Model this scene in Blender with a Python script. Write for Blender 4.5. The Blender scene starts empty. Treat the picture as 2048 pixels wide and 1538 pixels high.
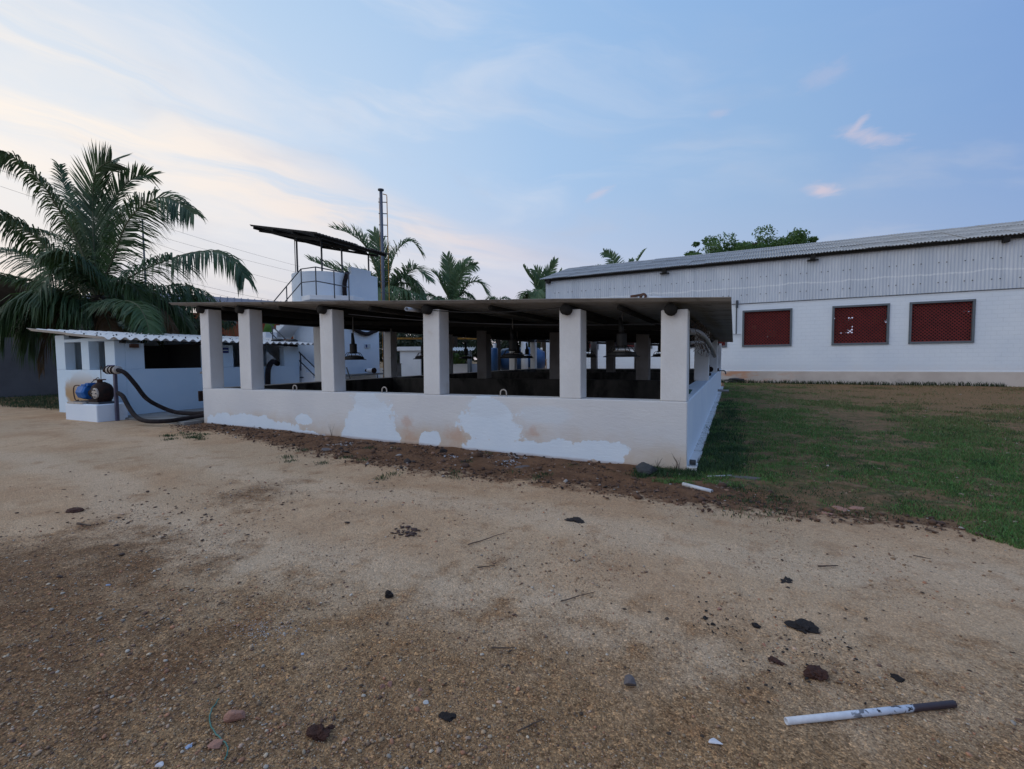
import bpy, math, random
import numpy as np
from mathutils import Vector, noise as mnoise

random.seed(7); rng = np.random.default_rng(7)
scene = bpy.context.scene
col = scene.collection
rad = math.radians

# ------------------------------------------------------------------ camera
F, CX, CY, H = 950.0, 1024.0, 769.0, 1.6
yaw, pit, rol = rad(25), rad(3.12), rad(.56)
R0 = np.array([math.cos(yaw), math.sin(yaw), 0.])
FW = np.array([-math.sin(yaw)*math.cos(pit), math.cos(yaw)*math.cos(pit), -math.sin(pit)])
U0 = np.cross(R0, FW)
RR = R0*math.cos(rol) - U0*math.sin(rol)
UU = U0*math.cos(rol) + R0*math.sin(rol)
CAM = np.array([0, 0, H])
from mathutils import Matrix
cd = bpy.data.cameras.new("camera"); cam = bpy.data.objects.new("camera", cd); col.objects.link(cam)
M = Matrix.Identity(4)
for i in range(3):
    M[i][0] = RR[i]; M[i][1] = UU[i]; M[i][2] = -FW[i]; M[i][3] = CAM[i]
cam.matrix_world = M
cd.sensor_fit = 'HORIZONTAL'; cd.sensor_width = 36; cd.lens = F/2048*36
cd.clip_start = .05; cd.clip_end = 3000
scene.camera = cam

# photo point -> place in the world (on a plane, or at a given depth)
def ray(px, py): return FW + RR*(px-CX)/F - UU*(py-CY)/F
def at(px, py, d): return Vector(CAM + ray(px, py)*d)
def ony(px, py, Y): r = ray(px, py); return Vector(CAM + r*Y/r[1])
def onx(px, py, X): r = ray(px, py); return Vector(CAM + r*X/r[0])
def gz(x, y):
    z = .0143*min(max(-x-.5, 0), 16)
    return z + .03*mnoise.noise(Vector((x*.35, y*.35, 0))) * min(1, max(0, (abs(x)+abs(y))/3))
def gzc(x, y):
    z = gz(x, y)
    return z
def ong(px, py):
    r = ray(px, py); z = 0
    for _ in range(6):
        p = CAM + r*((z-H)/r[2]); z = gz(p[0], p[1])
    return Vector((p[0], p[1], z))

# ------------------------------------------------------------------ node helpers
class NT:
    def __init__(s, tree): s.t = tree; s.n = tree.nodes; s.l = tree.links
    def new(s, typ, **kw):
        n = s.n.new(typ)
        for k, v in kw.items(): setattr(n, k, v)
        return n
    def put(s, inp, v):
        if isinstance(v, bpy.types.NodeSocket): s.l.new(v, inp)
        elif isinstance(v, (tuple, list)) and len(v) == 3 and inp.type == 'RGBA': inp.default_value = (*v, 1)
        else: inp.default_value = v
    def m(s, op, a, b=None, c=None, clamp=False):
        n = s.new('ShaderNodeMath', operation=op, use_clamp=clamp)
        for i, v in enumerate((a, b, c)):
            if v is not None: s.put(n.inputs[i], v)
        return n.outputs[0]
    def vm(s, op, a, b=None, out=0, scale=None):
        n = s.new('ShaderNodeVectorMath', operation=op)
        s.put(n.inputs[0], a)
        if b is not None: s.put(n.inputs[1], b)
        if scale is not None: s.put(n.inputs['Scale'], scale)
        return n.outputs[out]
    def dot(s, a, b): return s.vm('DOT_PRODUCT', a, tuple(b), out=1)
    def mix(s, f, a, b, bt='MIX'):
        n = s.new('ShaderNodeMix', data_type='RGBA', blend_type=bt)
        s.put(n.inputs[0], f); s.put(n.inputs[6], a); s.put(n.inputs[7], b)
        return n.outputs[2]
    def ss(s, v, a, b, lo=0., hi=1.):
        n = s.new('ShaderNodeMapRange', interpolation_type='SMOOTHSTEP')
        s.put(n.inputs[0], v)
        for i, x in enumerate((a, b, lo, hi)): s.put(n.inputs[i+1], x)
        return n.outputs[0]
    def ramp(s, v, stops):
        n = s.new('ShaderNodeValToRGB'); s.put(n.inputs[0], v)
        e = n.color_ramp.elements
        while len(e) > 1: e.remove(e[-1])
        e[0].position = stops[0][0]; e[0].color = (*stops[0][1], 1)
        for p, c in stops[1:]:
            x = e.new(p); x.color = (*c, 1)
        return n.outputs[0]
    def noise(s, vec, scale, detail=4, rough=.55, dist=0, out=0):
        n = s.new('ShaderNodeTexNoise')
        if vec is not None: s.put(n.inputs['Vector'], vec)
        n.inputs['Scale'].default_value = scale; n.inputs['Detail'].default_value = detail
        n.inputs['Roughness'].default_value = rough; n.inputs['Distortion'].default_value = dist
        return n.outputs[out]
    def comb(s, x, y, z=0.):
        n = s.new('ShaderNodeCombineXYZ')
        for i, v in enumerate((x, y, z)): s.put(n.inputs[i], v)
        return n.outputs[0]
    def sep(s, v):
        n = s.new('ShaderNodeSeparateXYZ'); s.put(n.inputs[0], v); return n.outputs

# ------------------------------------------------------------------ world: dusk sky
world = bpy.data.worlds.new("World"); scene.world = world; world.use_nodes = True
w = NT(world.node_tree); w.n.clear()
tc = w.new('ShaderNodeTexCoord'); v = tc.outputs['Generated']
SUN_AZ = yaw + rad(60)                      # left of +Y, just below the left edge of the view
SUN = np.array([-math.sin(SUN_AZ), math.cos(SUN_AZ), 0.])
FH = np.array([-math.sin(yaw), math.cos(yaw), 0.])
def azel(px, py):
    r = ray(px, py); r = r/np.linalg.norm(r)
    return math.atan2(r@R0, r@FH), math.asin(r[2])
xyz = w.sep(v)
el = w.m('ARCSINE', xyz[2]); az = w.m('ARCTAN2', w.dot(v, R0), w.dot(v, FH))
k = w.m('MULTIPLY_ADD', w.dot(v, SUN), .5, .5)
low = w.ramp(k, [(0, (.40, .46, .62)), (.35, (.36, .48, .74)), (.55, (.54, .59, .77)), (.75, (.76, .71, .80)), (.9, (.84, .78, .80)), (1, (.92, .84, .80))])
mid = w.ramp(k, [(0, (.30, .42, .66)), (.35, (.245, .41, .75)), (.50, (.34, .53, .82)), (.70, (.44, .64, .93)), (.85, (.62, .77, .98)), (1, (.95, .97, 1.0))])
high = w.ramp(k, [(0, (.26, .40, .68)), (.35, (.19, .37, .80)), (.6, (.29, .52, .90)), (.85, (.48, .70, .98)), (1, (.7, .85, 1.0))])
g = w.mix(w.ss(el, .0, .38), low, mid); g = w.mix(w.ss(el, .25, .9), g, high)
# high thin cloud, long streaks falling to the right
wob = w.noise(w.comb(w.m('MULTIPLY', az, 2.2), w.m('MULTIPLY', el, 5.), 3.), 1.0, 3)
q = w.m('ADD', w.m('MULTIPLY_ADD', az, .14, el), w.m('MULTIPLY_ADD', wob, .12, -.06))
n1 = w.noise(w.comb(w.m('MULTIPLY', az, 1.6), w.m('MULTIPLY', q, 14.), 0.), 1.0, 6, .62, .6)
n2 = w.noise(w.comb(w.m('MULTIPLY', az, 2.2), w.m('MULTIPLY', q, 9.), 5.), 1.0, 6, .55, .5)
width = w.ss(az, -1.1, .25, .17, .035)
d = w.m('DIVIDE', w.m('ABSOLUTE', w.m('SUBTRACT', q, w.ss(az, -.9, .1, .26, .215))), width)
band = w.m('MULTIPLY', w.ss(d, 1.2, .15), w.ss(az, .30, -.25))
band = w.m('MULTIPLY', band, w.ss(n1, .36, .62))
ccol = w.mix(w.ss(az, -.8, .2), (1.15, 1.02, .90), (.88, .76, .78))
g = w.mix(w.m('MULTIPLY', band, .85), g, ccol)
veil = w.m('MULTIPLY', w.ss(n2, .45, .75), w.ss(az, .9, -.6))
g = w.mix(w.m('MULTIPLY', veil, .5), g, (.98, .95, .97))
glow = w.m('MULTIPLY', w.ss(az, -.35, -.95), w.ss(w.m('ABSOLUTE', w.m('SUBTRACT', el, .30)), .30, .0))
g = w.mix(w.m('MULTIPLY', glow, .25), g, (1.15, 1.08, 1.0))
veil2 = w.noise(w.comb(w.m('MULTIPLY', az, 4.), w.m('MULTIPLY', q, 12.), 9.), 1.0, 5)
g = w.mix(w.m('MULTIPLY', w.ss(veil2, .52, .72), w.ss(el, .7, .1, 0., .4)), g, (.56, .62, .78))
for (px, py, rx, ry, tilt, s) in ((1745, 275, .055, .018, -.35, .55), (1715, 250, .018, .010, .7, .5), (1645, 380, .034, .014, -.15, .75), (1197, 388, .032, .010, .35, .4),
                                   (1440, 225, .03, .010, .1, .22), (1650, 150, .05, .02, .1, .18)):
    a0, e0 = azel(px, py)
    da = w.m('SUBTRACT', az, a0); de = w.m('SUBTRACT', el, e0)
    de = w.m('ADD', de, w.m('MULTIPLY', da, -tilt))
    rr_ = w.m('SQRT', w.m('ADD', w.m('POWER', w.m('DIVIDE', da, rx), 2.), w.m('POWER', w.m('DIVIDE', de, ry), 2.)))
    nn = w.noise(w.comb(w.m('MULTIPLY', az, 22.), w.m('MULTIPLY', el, 60.), px*.01), 1.0, 4, .6, .8)
    rr_ = w.m('ADD', rr_, w.m('MULTIPLY_ADD', nn, 1.6, -.8))
    g = w.mix(w.m('MULTIPLY', w.ss(rr_, 1.1, 0.), s), g, (.80, .68, .76))
sky = w.new('ShaderNodeTexSky', sky_type='NISHITA', sun_disc=False)
sky.sun_elevation = rad(3); sky.sun_rotation = -SUN_AZ; sky.altitude = 50
g10 = w.vm('SCALE', g, scale=8.4)
tot = w.mix(.10, g10, sky.outputs[0])
bg = w.new('ShaderNodeBackground'); w.l.new(tot, bg.inputs[0]); bg.inputs[1].default_value = .1
wo = w.new('ShaderNodeOutputWorld'); w.l.new(bg.outputs[0], wo.inputs[0])

sl = bpy.data.lights.new("sun_fill", 'SUN'); sl.energy = .6; sl.angle = rad(100); sl.color = (1, .96, .9)
so = bpy.data.objects.new("sun_fill", sl); col.objects.link(so)
SL = yaw+rad(105); sd_ = np.array([-math.sin(SL)*.72, math.cos(SL)*.72, .69])   # broad fill light added high on the left, apart from the sky's sun
so.rotation_euler = Vector(sd_).to_track_quat('Z', 'Y').to_euler()
scene.view_settings.view_transform = 'Standard'; scene.view_settings.look = 'None'
scene.view_settings.exposure = .2; scene.view_settings.gamma = 1; scene.view_settings.use_curve_mapping = False

# ------------------------------------------------------------------ mesh helpers
class MB:
    def __init__(s): s.v = []; s.f = []; s.sm = False
    def add(s, vs, fs):
        o = len(s.v); s.v += [tuple(p) for p in vs]; s.f += [tuple(i+o for i in f) for f in fs]; return s
    def box(s, x0, x1, y0, y1, z0, z1):
        return s.add([(x, y, z) for z in (z0, z1) for y in (y0, y1) for x in (x0, x1)],
                     [(0, 2, 3, 1), (4, 5, 7, 6), (0, 1, 5, 4), (2, 6, 7, 3), (0, 4, 6, 2), (1, 3, 7, 5)])
    def obox(s, c, ax, ay, az_, hx, hy, hz):
        c, ax, ay, az_ = map(Vector, (c, ax, ay, az_))
        return s.add([c+ax*hx*i+ay*hy*j+az_*hz*k for k in (-1, 1) for j in (-1, 1) for i in (-1, 1)],
                     [(0, 2, 3, 1), (4, 5, 7, 6), (0, 1, 5, 4), (2, 6, 7, 3), (0, 4, 6, 2), (1, 3, 7, 5)])
    def bar(s, a, b, wd, hg=None, up=(0, 0, 1)):
        a, b = Vector(a), Vector(b); hg = hg or wd; d = (b-a); L = d.length; d.normalize()
        up = Vector(up)
        if abs(d.dot(up)) > .98: up = Vector((1, 0, 0))
        sx = d.cross(up).normalized(); u = sx.cross(d)
        return s.obox((a+b)/2, d, sx, u, L/2, wd/2, hg/2)
    def tube(s, pts, r, n=8, cap=True):
        pts = [Vector(p) for p in pts]; N = len(pts); o = len(s.v)
        rs = r if isinstance(r, (list, tuple)) else [r]*N
        prev = None
        for i, p in enumerate(pts):
            t = (pts[min(i+1, N-1)]-pts[max(i-1, 0)]).normalized()
            if prev is None:
                u = Vector((0, 0, 1)) if abs(t.z) < .9 else Vector((1, 0, 0))
                a = t.cross(u).normalized()
            else: a = (prev - t*prev.dot(t)).normalized()
            prev = a; b = t.cross(a)
            for j in range(n):
                an = 2*math.pi*j/n; s.v.append(tuple(p+(a*math.cos(an)+b*math.sin(an))*rs[i]))
        for i in range(N-1):
            for j in range(n):
                s.f.append((o+i*n+j, o+i*n+(j+1) % n, o+(i+1)*n+(j+1) % n, o+(i+1)*n+j))
        if cap:
            s.f.append(tuple(o+j for j in range(n))[::-1]); s.f.append(tuple(o+(N-1)*n+j for j in range(n)))
        return s
    def lathe(s, prof, c=(0, 0, 0), n=20, axis='z'):
        o = len(s.v); c = Vector(c)
        for (r, h) in prof:
            for j in range(n):
                a = 2*math.pi*j/n; x, y = r*math.cos(a), r*math.sin(a)
                s.v.append(tuple(c+(Vector((x, y, h)) if axis == 'z' else Vector((h, x, y)) if axis == 'x' else Vector((x, h, y)))))
        for i in range(len(prof)-1):
            for j in range(n):
                s.f.append((o+i*n+j, o+i*n+(j+1) % n, o+(i+1)*n+(j+1) % n, o+(i+1)*n+j))
        return s
def link(name, data, parent=None):
    o = bpy.data.objects.new(name, data); col.objects.link(o)
    if parent is not None:
        o.parent = parent; o.matrix_parent_inverse = Matrix.Translation(-Vector(parent.location)) if parent.rotation_euler.z == 0 else parent.matrix_basis.inverted()
    return o
def obj(name, mb, mat, parent=None, smooth=False, bevel=0):
    me = bpy.data.meshes.new(name); me.from_pydata(mb.v, [], mb.f); me.materials.append(mat)
    if smooth: me.shade_smooth()
    me.update()
    o = link(name, me, parent)
    if bevel:
        b = o.modifiers.new('b', 'BEVEL'); b.width = bevel; b.segments = 2; b.limit_method = 'ANGLE'
    return o
def tag(o, label=None, cat=None, group=None, kind=None):
    for a, b in (('label', label), ('category', cat), ('group', group), ('kind', kind)):
        if b: o[a] = b
    return o
def thing(name, label, cat, loc=(0, 0, 0), group=None):
    o = bpy.data.objects.new(name, None); o.location = loc; o.empty_display_size = .1; col.objects.link(o)
    return tag(o, label, cat, group)
def mesh_np(name, V, T, mat, parent=None, colors=None):
    """triangles or quads from arrays"""
    V = np.asarray(V, dtype=np.float32); T = np.asarray(T, dtype=np.int32); k_ = T.shape[1]
    me = bpy.data.meshes.new(name); me.vertices.add(len(V)); me.vertices.foreach_set('co', V.ravel())
    me.loops.add(T.size); me.loops.foreach_set('vertex_index', T.ravel())
    me.polygons.add(len(T)); me.polygons.foreach_set('loop_start', np.arange(0, T.size, k_, dtype=np.int32))
    me.update(calc_edges=True)
    if colors is not None:
        at_ = me.color_attributes.new('tint', 'FLOAT_COLOR', 'POINT')
        c4 = np.ones((len(V), 4), dtype=np.float32); c4[:, :3] = colors; at_.data.foreach_set('color', c4.ravel())
    me.materials.append(mat)
    return link(name, me, parent)

def leaves(center, radii, n, size, rng_, clumps=20, flat=.0, hollow=.45):
    c = np.array(center); R_ = np.array(radii)
    d_ = rng_.normal(size=(clumps, 3)); d_ /= np.linalg.norm(d_, axis=1)[:, None]; rr_ = rng_.uniform(hollow, 1, clumps)[:, None]
    cc = c+d_*rr_*R_; cr = R_.mean()*rng_.uniform(.18, .36, clumps)
    idx = rng_.integers(0, clumps, n); dd = rng_.normal(size=(n, 3)); dd /= np.linalg.norm(dd, axis=1)[:, None]
    p = cc[idx]+dd*cr[idx][:, None]*rng_.uniform(.5, 1.05, n)[:, None]*np.array([1, 1, .75])
    a = rng_.normal(size=(n, 3)); a /= np.linalg.norm(a, axis=1)[:, None]; b_ = np.cross(a, rng_.normal(size=(n, 3))); b_ /= np.linalg.norm(b_, axis=1)[:, None]
    s_ = size*rng_.uniform(.6, 1.3, n)[:, None]
    V = np.stack([p-a*s_, p+b_*s_*.42, p+a*s_, p-b_*s_*.42], 1).reshape(-1, 3); T = np.arange(4*n).reshape(-1, 4)
    return V, T

# ------------------------------------------------------------------ materials
def newmat(name):
    m = bpy.data.materials.new(name); m.use_nodes = True
    t = NT(m.node_tree); b = t.n['Principled BSDF']; return m, t, b
def pm(name, c1, c2=None, scale=3., rough=.8, bump=0., bscale=40., metal=0., spec=None, c3=None, s3=1., thr=(.5, .7), stretch=None, tint=False, detail=5):
    m, t, b = newmat(name); b.inputs['Roughness'].default_value = rough; b.inputs['Metallic'].default_value = metal
    if spec is not None: b.inputs['Specular IOR Level'].default_value = spec
    tcn = t.new('ShaderNodeTexCoord'); vec = tcn.outputs['Object']
    if stretch: vec = t.vm('MULTIPLY', vec, stretch)
    c = c1
    if c2 is not None: c = t.mix(t.ss(t.noise(vec, scale, detail, .6), .3, .7), c1, c2)
    if c3 is not None: c = t.mix(t.ss(t.noise(vec, s3, 6, .65, .5), *thr), c, c3)
    if tint:
        a = t.new('ShaderNodeVertexColor', layer_name='tint'); c = t.mix(1., c, a.outputs[0], 'MULTIPLY')
    t.put(b.inputs['Base Color'], c)
    if bump:
        bn = t.new('ShaderNodeBump'); bn.inputs['Strength'].default_value = bump; bn.inputs['Distance'].default_value = .01
        t.l.new(t.noise(vec, bscale, 5, .65), bn.inputs['Height']); t.l.new(bn.outputs[0], b.inputs['Normal'])
    return m
mt = {}
mt['col'] = pm('plaster_column', (.77, .765, .76), (.68, .67, .66), 1.6, .85, .7, 24, c3=(.50, .43, .36), s3=2.2, thr=(.58, .85), stretch=(1, 1, .6), detail=8)
mt['wall_blue'] = pm('plaster_blue_white', (.78, .85, .92), (.72, .80, .89), 1.2, .8, .35, 22, c3=(.64, .69, .74), s3=2., thr=(.6, .85))
mt['wall_inner'] = pm('dark_concrete', (.05, .045, .04), (.10, .09, .08), 2., .9, .6, 14, c3=(.015, .014, .012), s3=1.4, thr=(.45, .65), stretch=(1, 1, .5))  # very dark mottled concrete for the inner tank faces
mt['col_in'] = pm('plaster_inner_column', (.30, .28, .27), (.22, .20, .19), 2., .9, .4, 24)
mt['white'] = pm('white_paint', (.84, .85, .86), (.78, .79, .81), 2., .7, .15, 30)
mt['asb'] = pm('cement_sheet', (.33, .31, .29), (.25, .235, .22), 1.5, .9, .3, 40, c3=(.16, .145, .13), s3=2.2, thr=(.5, .75))
mt['asb_dark'] = pm('cement_sheet_dark', (.10, .095, .09), (.06, .056, .052), 1.5, .95, .3, 40)
mt['asb_white'] = pm('cement_sheet_pale', (.68, .68, .67), (.58, .58, .58), 3., .85, .2, 40, c3=(.45, .44, .42), s3=1.6, thr=(.58, .8))
mt['asb_far'] = pm('cement_sheet_weathered', (.44, .43, .42), (.34, .335, .33), .8, .9, .2, 40, c3=(.22, .21, .20), s3=.7, thr=(.5, .7), detail=8)
mt['clad'] = pm('cement_cladding', (.66, .70, .76), (.56, .61, .68), .35, .85, .15, 30, c3=(.78, .82, .86), s3=.5, thr=(.58, .72), stretch=(2.5, 1, .5), detail=7)
def cladmat():
    m, t, b = newmat('cement_cladding'); b.inputs['Roughness'].default_value = .85
    gm_ = t.new('ShaderNodeNewGeometry'); P = gm_.outputs['Position']; s = t.sep(P)
    c = t.mix(t.ss(t.noise(t.vm('MULTIPLY', P, (1.4, 1, .35)), 1., 7, .6), .3, .7), (.68, .72, .775), (.55, .60, .67))
    c = t.mix(t.m('MULTIPLY', t.ss(t.noise(t.vm('MULTIPLY', P, (5., 1, .25)), 1., 5, .6), .58, .74), .55), c, (.82, .85, .88))
    c = t.mix(t.m('MULTIPLY', t.ss(t.noise(t.vm('MULTIPLY', P, (3., 1, .3)), 1., 5, .6), .60, .78), .4), c, (.36, .38, .42))
    ln = t.m('ABSOLUTE', t.m('SUBTRACT', s[2], t.m('MULTIPLY_ADD', t.noise(t.vm('MULTIPLY', P, (.5, 0, 0)), 1., 5, .6), .55, 5.42)))
    c = t.mix(t.m('MULTIPLY', t.ss(t.m('ADD', ln, t.m('MULTIPLY', t.noise(P, 6., 4), .06)), .10, .03), .7), c, (.86, .88, .90))
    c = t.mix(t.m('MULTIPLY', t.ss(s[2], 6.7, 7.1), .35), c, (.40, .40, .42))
    t.put(b.inputs['Base Color'], c); return m
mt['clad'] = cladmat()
mt['black'] = pm('black_paint', (.012, .012, .013), (.02, .019, .018), 6., .55)
mt['log'] = pm('dark_timber', (.018, .015, .013), (.01, .009, .008), 4., .9, .6, 30)
mt['steel'] = pm('painted_steel', (.035, .045, .06), (.05, .06, .075), 4., .5)
mt['greysteel'] = pm('grey_frame_paint', (.13, .15, .17), (.10, .12, .14), 3., .6)
mt['jali'] = pm('red_oxide', (.19, .028, .026), (.14, .022, .021), 3., .85)
mt['hose'] = pm('ribbed_hose', (.014, .011, .013), (.03, .022, .022), 9., .85, .4, 60, spec=.2, c3=(.09, .07, .055), s3=5., thr=(.6, .8))
mt['pvc'] = pm('pvc_pipe', (.60, .62, .66), (.52, .54, .58), 5., .45, c3=(.16, .14, .12), s3=9., thr=(.62, .70))
mt['pvcgrey'] = pm('pvc_pipe_dusty', (.30, .28, .265), (.20, .19, .18), 5., .6)
mt['blue'] = pm('pump_blue', (.01, .13, .42), (.012, .10, .33), 5., .6, .2, 40, c3=(.06, .07, .08), s3=7., thr=(.6, .8))
mt['pumpblack'] = pm('pump_cast', (.010, .008, .008), (.035, .014, .010), 8., .8, .3, 50, spec=.2)
mt['castwhite'] = pm('cast_metal_pale', (.52, .47, .42), (.35, .30, .26), 14., .5, .2, 60)
mt['rust'] = pm('rusty_metal', (.12, .05, .03), (.06, .03, .02), 8., .8)
mt['yellow'] = pm('yellow_paint', (.55, .26, .025), (.42, .18, .02), 4., .5)
mt['bluetank'] = pm('blue_fibre_tank', (.02, .07, .18), (.03, .10, .24), 1.5, .35)
mt['blueroof'] = pm('blue_roof_sheet', (.02, .035, .10), (.025, .04, .11), 2., .5)
mt['brick'] = pm('terracotta_wall', (.32, .09, .035), (.25, .06, .03), 2., .9)
mt['compound'] = pm('concrete_blocks', (.13, .13, .14), (.10, .10, .105), 1.5, .95, .3, 20)
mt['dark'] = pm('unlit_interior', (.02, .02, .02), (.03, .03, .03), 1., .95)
mt['stone'] = pm('stone', (1, 1, 1), (.7, .7, .7), 12., .9, .4, 60, tint=True)
mt['bark'] = pm('bark', (.06, .045, .035), (.035, .028, .022), 5., .95, .6, 20)
mt['soilclod'] = pm('dark_clod', (.016, .012, .011), (.03, .02, .018), 20., .95, .8, 60)
mt['redclod'] = pm('husk', (.10, .035, .02), (.05, .02, .015), 20., .95, .8, 60)
mt['pinkstone'] = pm('pink_stone', (.42, .22, .16), (.34, .17, .12), 14., .9, .5, 50)
mt['greystone'] = pm('grey_stone', (.16, .14, .14), (.11, .09, .09), 14., .9, .5, 50)
mt['darkrock'] = pm('dark_rock', (.05, .055, .06), (.035, .038, .04), 10., .85, .5, 30)
mt['twig'] = pm('twig_wood', (.12, .08, .055), (.06, .04, .03), 14., .9)
mt['cable'] = pm('cable', (.12, .12, .13), None, rough=.7)
mt['sign'] = pm('enamel_sign', (.55, .60, .62), None, rough=.5)
mt['signblue'] = pm('enamel_blue', (.02, .03, .16), None, rough=.5)
mt['concrete'] = pm('concrete', (.28, .27, .25), (.20, .19, .18), 2., .9, .4, 25, c3=(.12, .10, .08), s3=2., thr=(.5, .8))
mt['barrel'] = pm('barrel', (.13, .11, .09), (.09, .08, .07), 6., .7)
def leafmat(name, c1, c2, tr=.25):
    m, t, b = newmat(name)
    tcn = t.new('ShaderNodeTexCoord')
    c = t.mix(t.ss(t.noise(tcn.outputs['Object'], 1.1, 3), .3, .7), c1, c2)
    t.put(b.inputs['Base Color'], c); b.inputs['Roughness'].default_value = .55
    tl = t.new('ShaderNodeBsdfTranslucent'); t.put(tl.inputs[0], c)
    mx = t.new('ShaderNodeMixShader'); mx.inputs[0].default_value = tr
    t.l.new(b.outputs[0], mx.inputs[1]); t.l.new(tl.outputs[0], mx.inputs[2]); t.l.new(mx.outputs[0], t.n['Material Output'].inputs[0])
    return m
mt['frond'] = leafmat('palm_leaf', (.032, .072, .034), (.065, .12, .038), .3)
mt['frond2'] = leafmat('palm_leaf_far', (.10, .18, .09), (.13, .20, .085), .35)
mt['leafdark'] = leafmat('leaf_dark', (.02, .035, .016), (.03, .05, .02), .15)
mt['leafmid'] = leafmat('leaf_mid', (.07, .15, .04), (.11, .19, .05), .35)
mt['banana'] = leafmat('banana_leaf', (.06, .16, .03), (.08, .20, .04), .35)
mt['rachis'] = pm('frond_stalk', (.10, .11, .05), (.07, .07, .04), 3., .7)

# front wall with fresh paint patches, rising damp and rust marks
def wallmat():
    m, t, b = newmat('patched_wall'); b.inputs['Roughness'].default_value = .82
    tcn = t.new('ShaderNodeTexCoord'); P = tcn.outputs['Object']; s = t.sep(P); X, Z = s[0], s[2]
    base = t.mix(t.ss(t.noise(P, .9, 4), .3, .7), (.73, .725, .72), (.66, .66, .67))
    damp = t.m('ADD', t.ss(Z, .75, .05), t.m('MULTIPLY_ADD', t.noise(P, 1.3, 5, .6), 1.6, -.95))
    base = t.mix(t.m('MULTIPLY', t.ss(damp, .0, 1.0), .9), base, (.60, .49, .385))
    def ell(px, py, rx, ry, nz):
        c = ony(px, py, 6.94); a = ony(px-rx, py, 6.94); e = ony(px+rx, py, 6.94); u = ony(px, py-ry, 6.94); l = ony(px, py+ry, 6.94)
        dx = t.m('DIVIDE', t.m('SUBTRACT', X, c.x), (e.x-a.x)/2); dz = t.m('DIVIDE', t.m('SUBTRACT', Z, c.z), (u.z-l.z)/2)
        return t.m('SQRT', t.m('ADD', t.m('MULTIPLY', dx, dx), t.m('MULTIPLY', dz, dz)))
    nz = t.m('ADD', t.m('MULTIPLY', t.noise(P, 2.6, 4, .5, .4), .65), t.m('MULTIPLY', t.noise(P, 11., 6, .7), .35))
    rust = 9.
    for e in ((912, 872, 30, 26), (1064, 862, 12, 14), (1066, 868, 22, 10), (820, 868, 22, 26), (1175, 932, 22, 7), (815, 845, 16, 18)):
        rust = t.m('MINIMUM', rust, ell(*e, 0))
    rn = t.m('ADD', rust, t.m('MULTIPLY_ADD', t.noise(P, 7., 5, .6), 2., -1.))
    base = t.mix(t.m('MULTIPLY', t.ss(rn, 1.0, .0), .38), base, (.55, .24, .09))
    pat = 9.
    for e in ((455, 846, 36, 20), (500, 848, 48, 19), (552, 862, 62, 17), (610, 873, 42, 13), (608, 839, 17, 11), (742, 846, 46, 52), (738, 812, 26, 25), (735, 882, 54, 24), (780, 880, 22, 20), (862, 880, 19, 19),
              (982, 850, 60, 42), (975, 818, 38, 24), (985, 895, 66, 22), (1060, 903, 70, 18), (1130, 905, 60, 21), (1205, 900, 42, 21), (1215, 915, 30, 14)):
        pat = t.m('MINIMUM', pat, ell(*e, 0))
    pn = t.m('ADD', pat, t.m('MULTIPLY_ADD', nz, 2.4, -1.24))
    base = t.mix(t.ss(pn, 1.06, .93), base, t.mix(t.ss(t.noise(P, 3., 4), .3, .7), (.76, .84, .92), (.72, .81, .90)))
    # faint second coat above
    soft = 9.
    for e in ((975, 815, 45, 22), (1090, 830, 60, 20), (740, 800, 40, 18)):
        soft = t.m('MINIMUM', soft, ell(*e, 0))
    soft = t.m('ADD', soft, t.m('MULTIPLY_ADD', nz, 1., -.5))
    base = t.mix(t.m('MULTIPLY', t.ss(soft, 1.2, .6), .6), base, (.68, .74, .80))
    lip = t.m('ADD', Z, t.m('MULTIPLY', X, .0143))
    base = t.mix(t.m('MULTIPLY', t.ss(t.m('ADD', lip, t.m('MULTIPLY', nz, .06)), .085, .03), .55), base, (.24, .11, .06))
    # small scuffs and pits
    sc = t.noise(P, 16., 5, .7)
    base = t.mix(t.m('MULTIPLY', t.ss(sc, .70, .78), .5), base, (.25, .22, .2))
    t.put(b.inputs['Base Color'], base)
    bn = t.new('ShaderNodeBump'); bn.inputs['Strength'].default_value = .55; bn.inputs['Distance'].default_value = .012
    hs = t.m('ADD', t.noise(t.vm('MULTIPLY', P, (1, 1, 3.)), 9., 6, .7), t.m('MULTIPLY', t.ss(pn, 1.02, .97), -.15))
    t.l.new(hs, bn.inputs['Height']); t.l.new(bn.outputs[0], b.inputs['Normal'])
    return m
mt['patched'] = wallmat()
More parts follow.
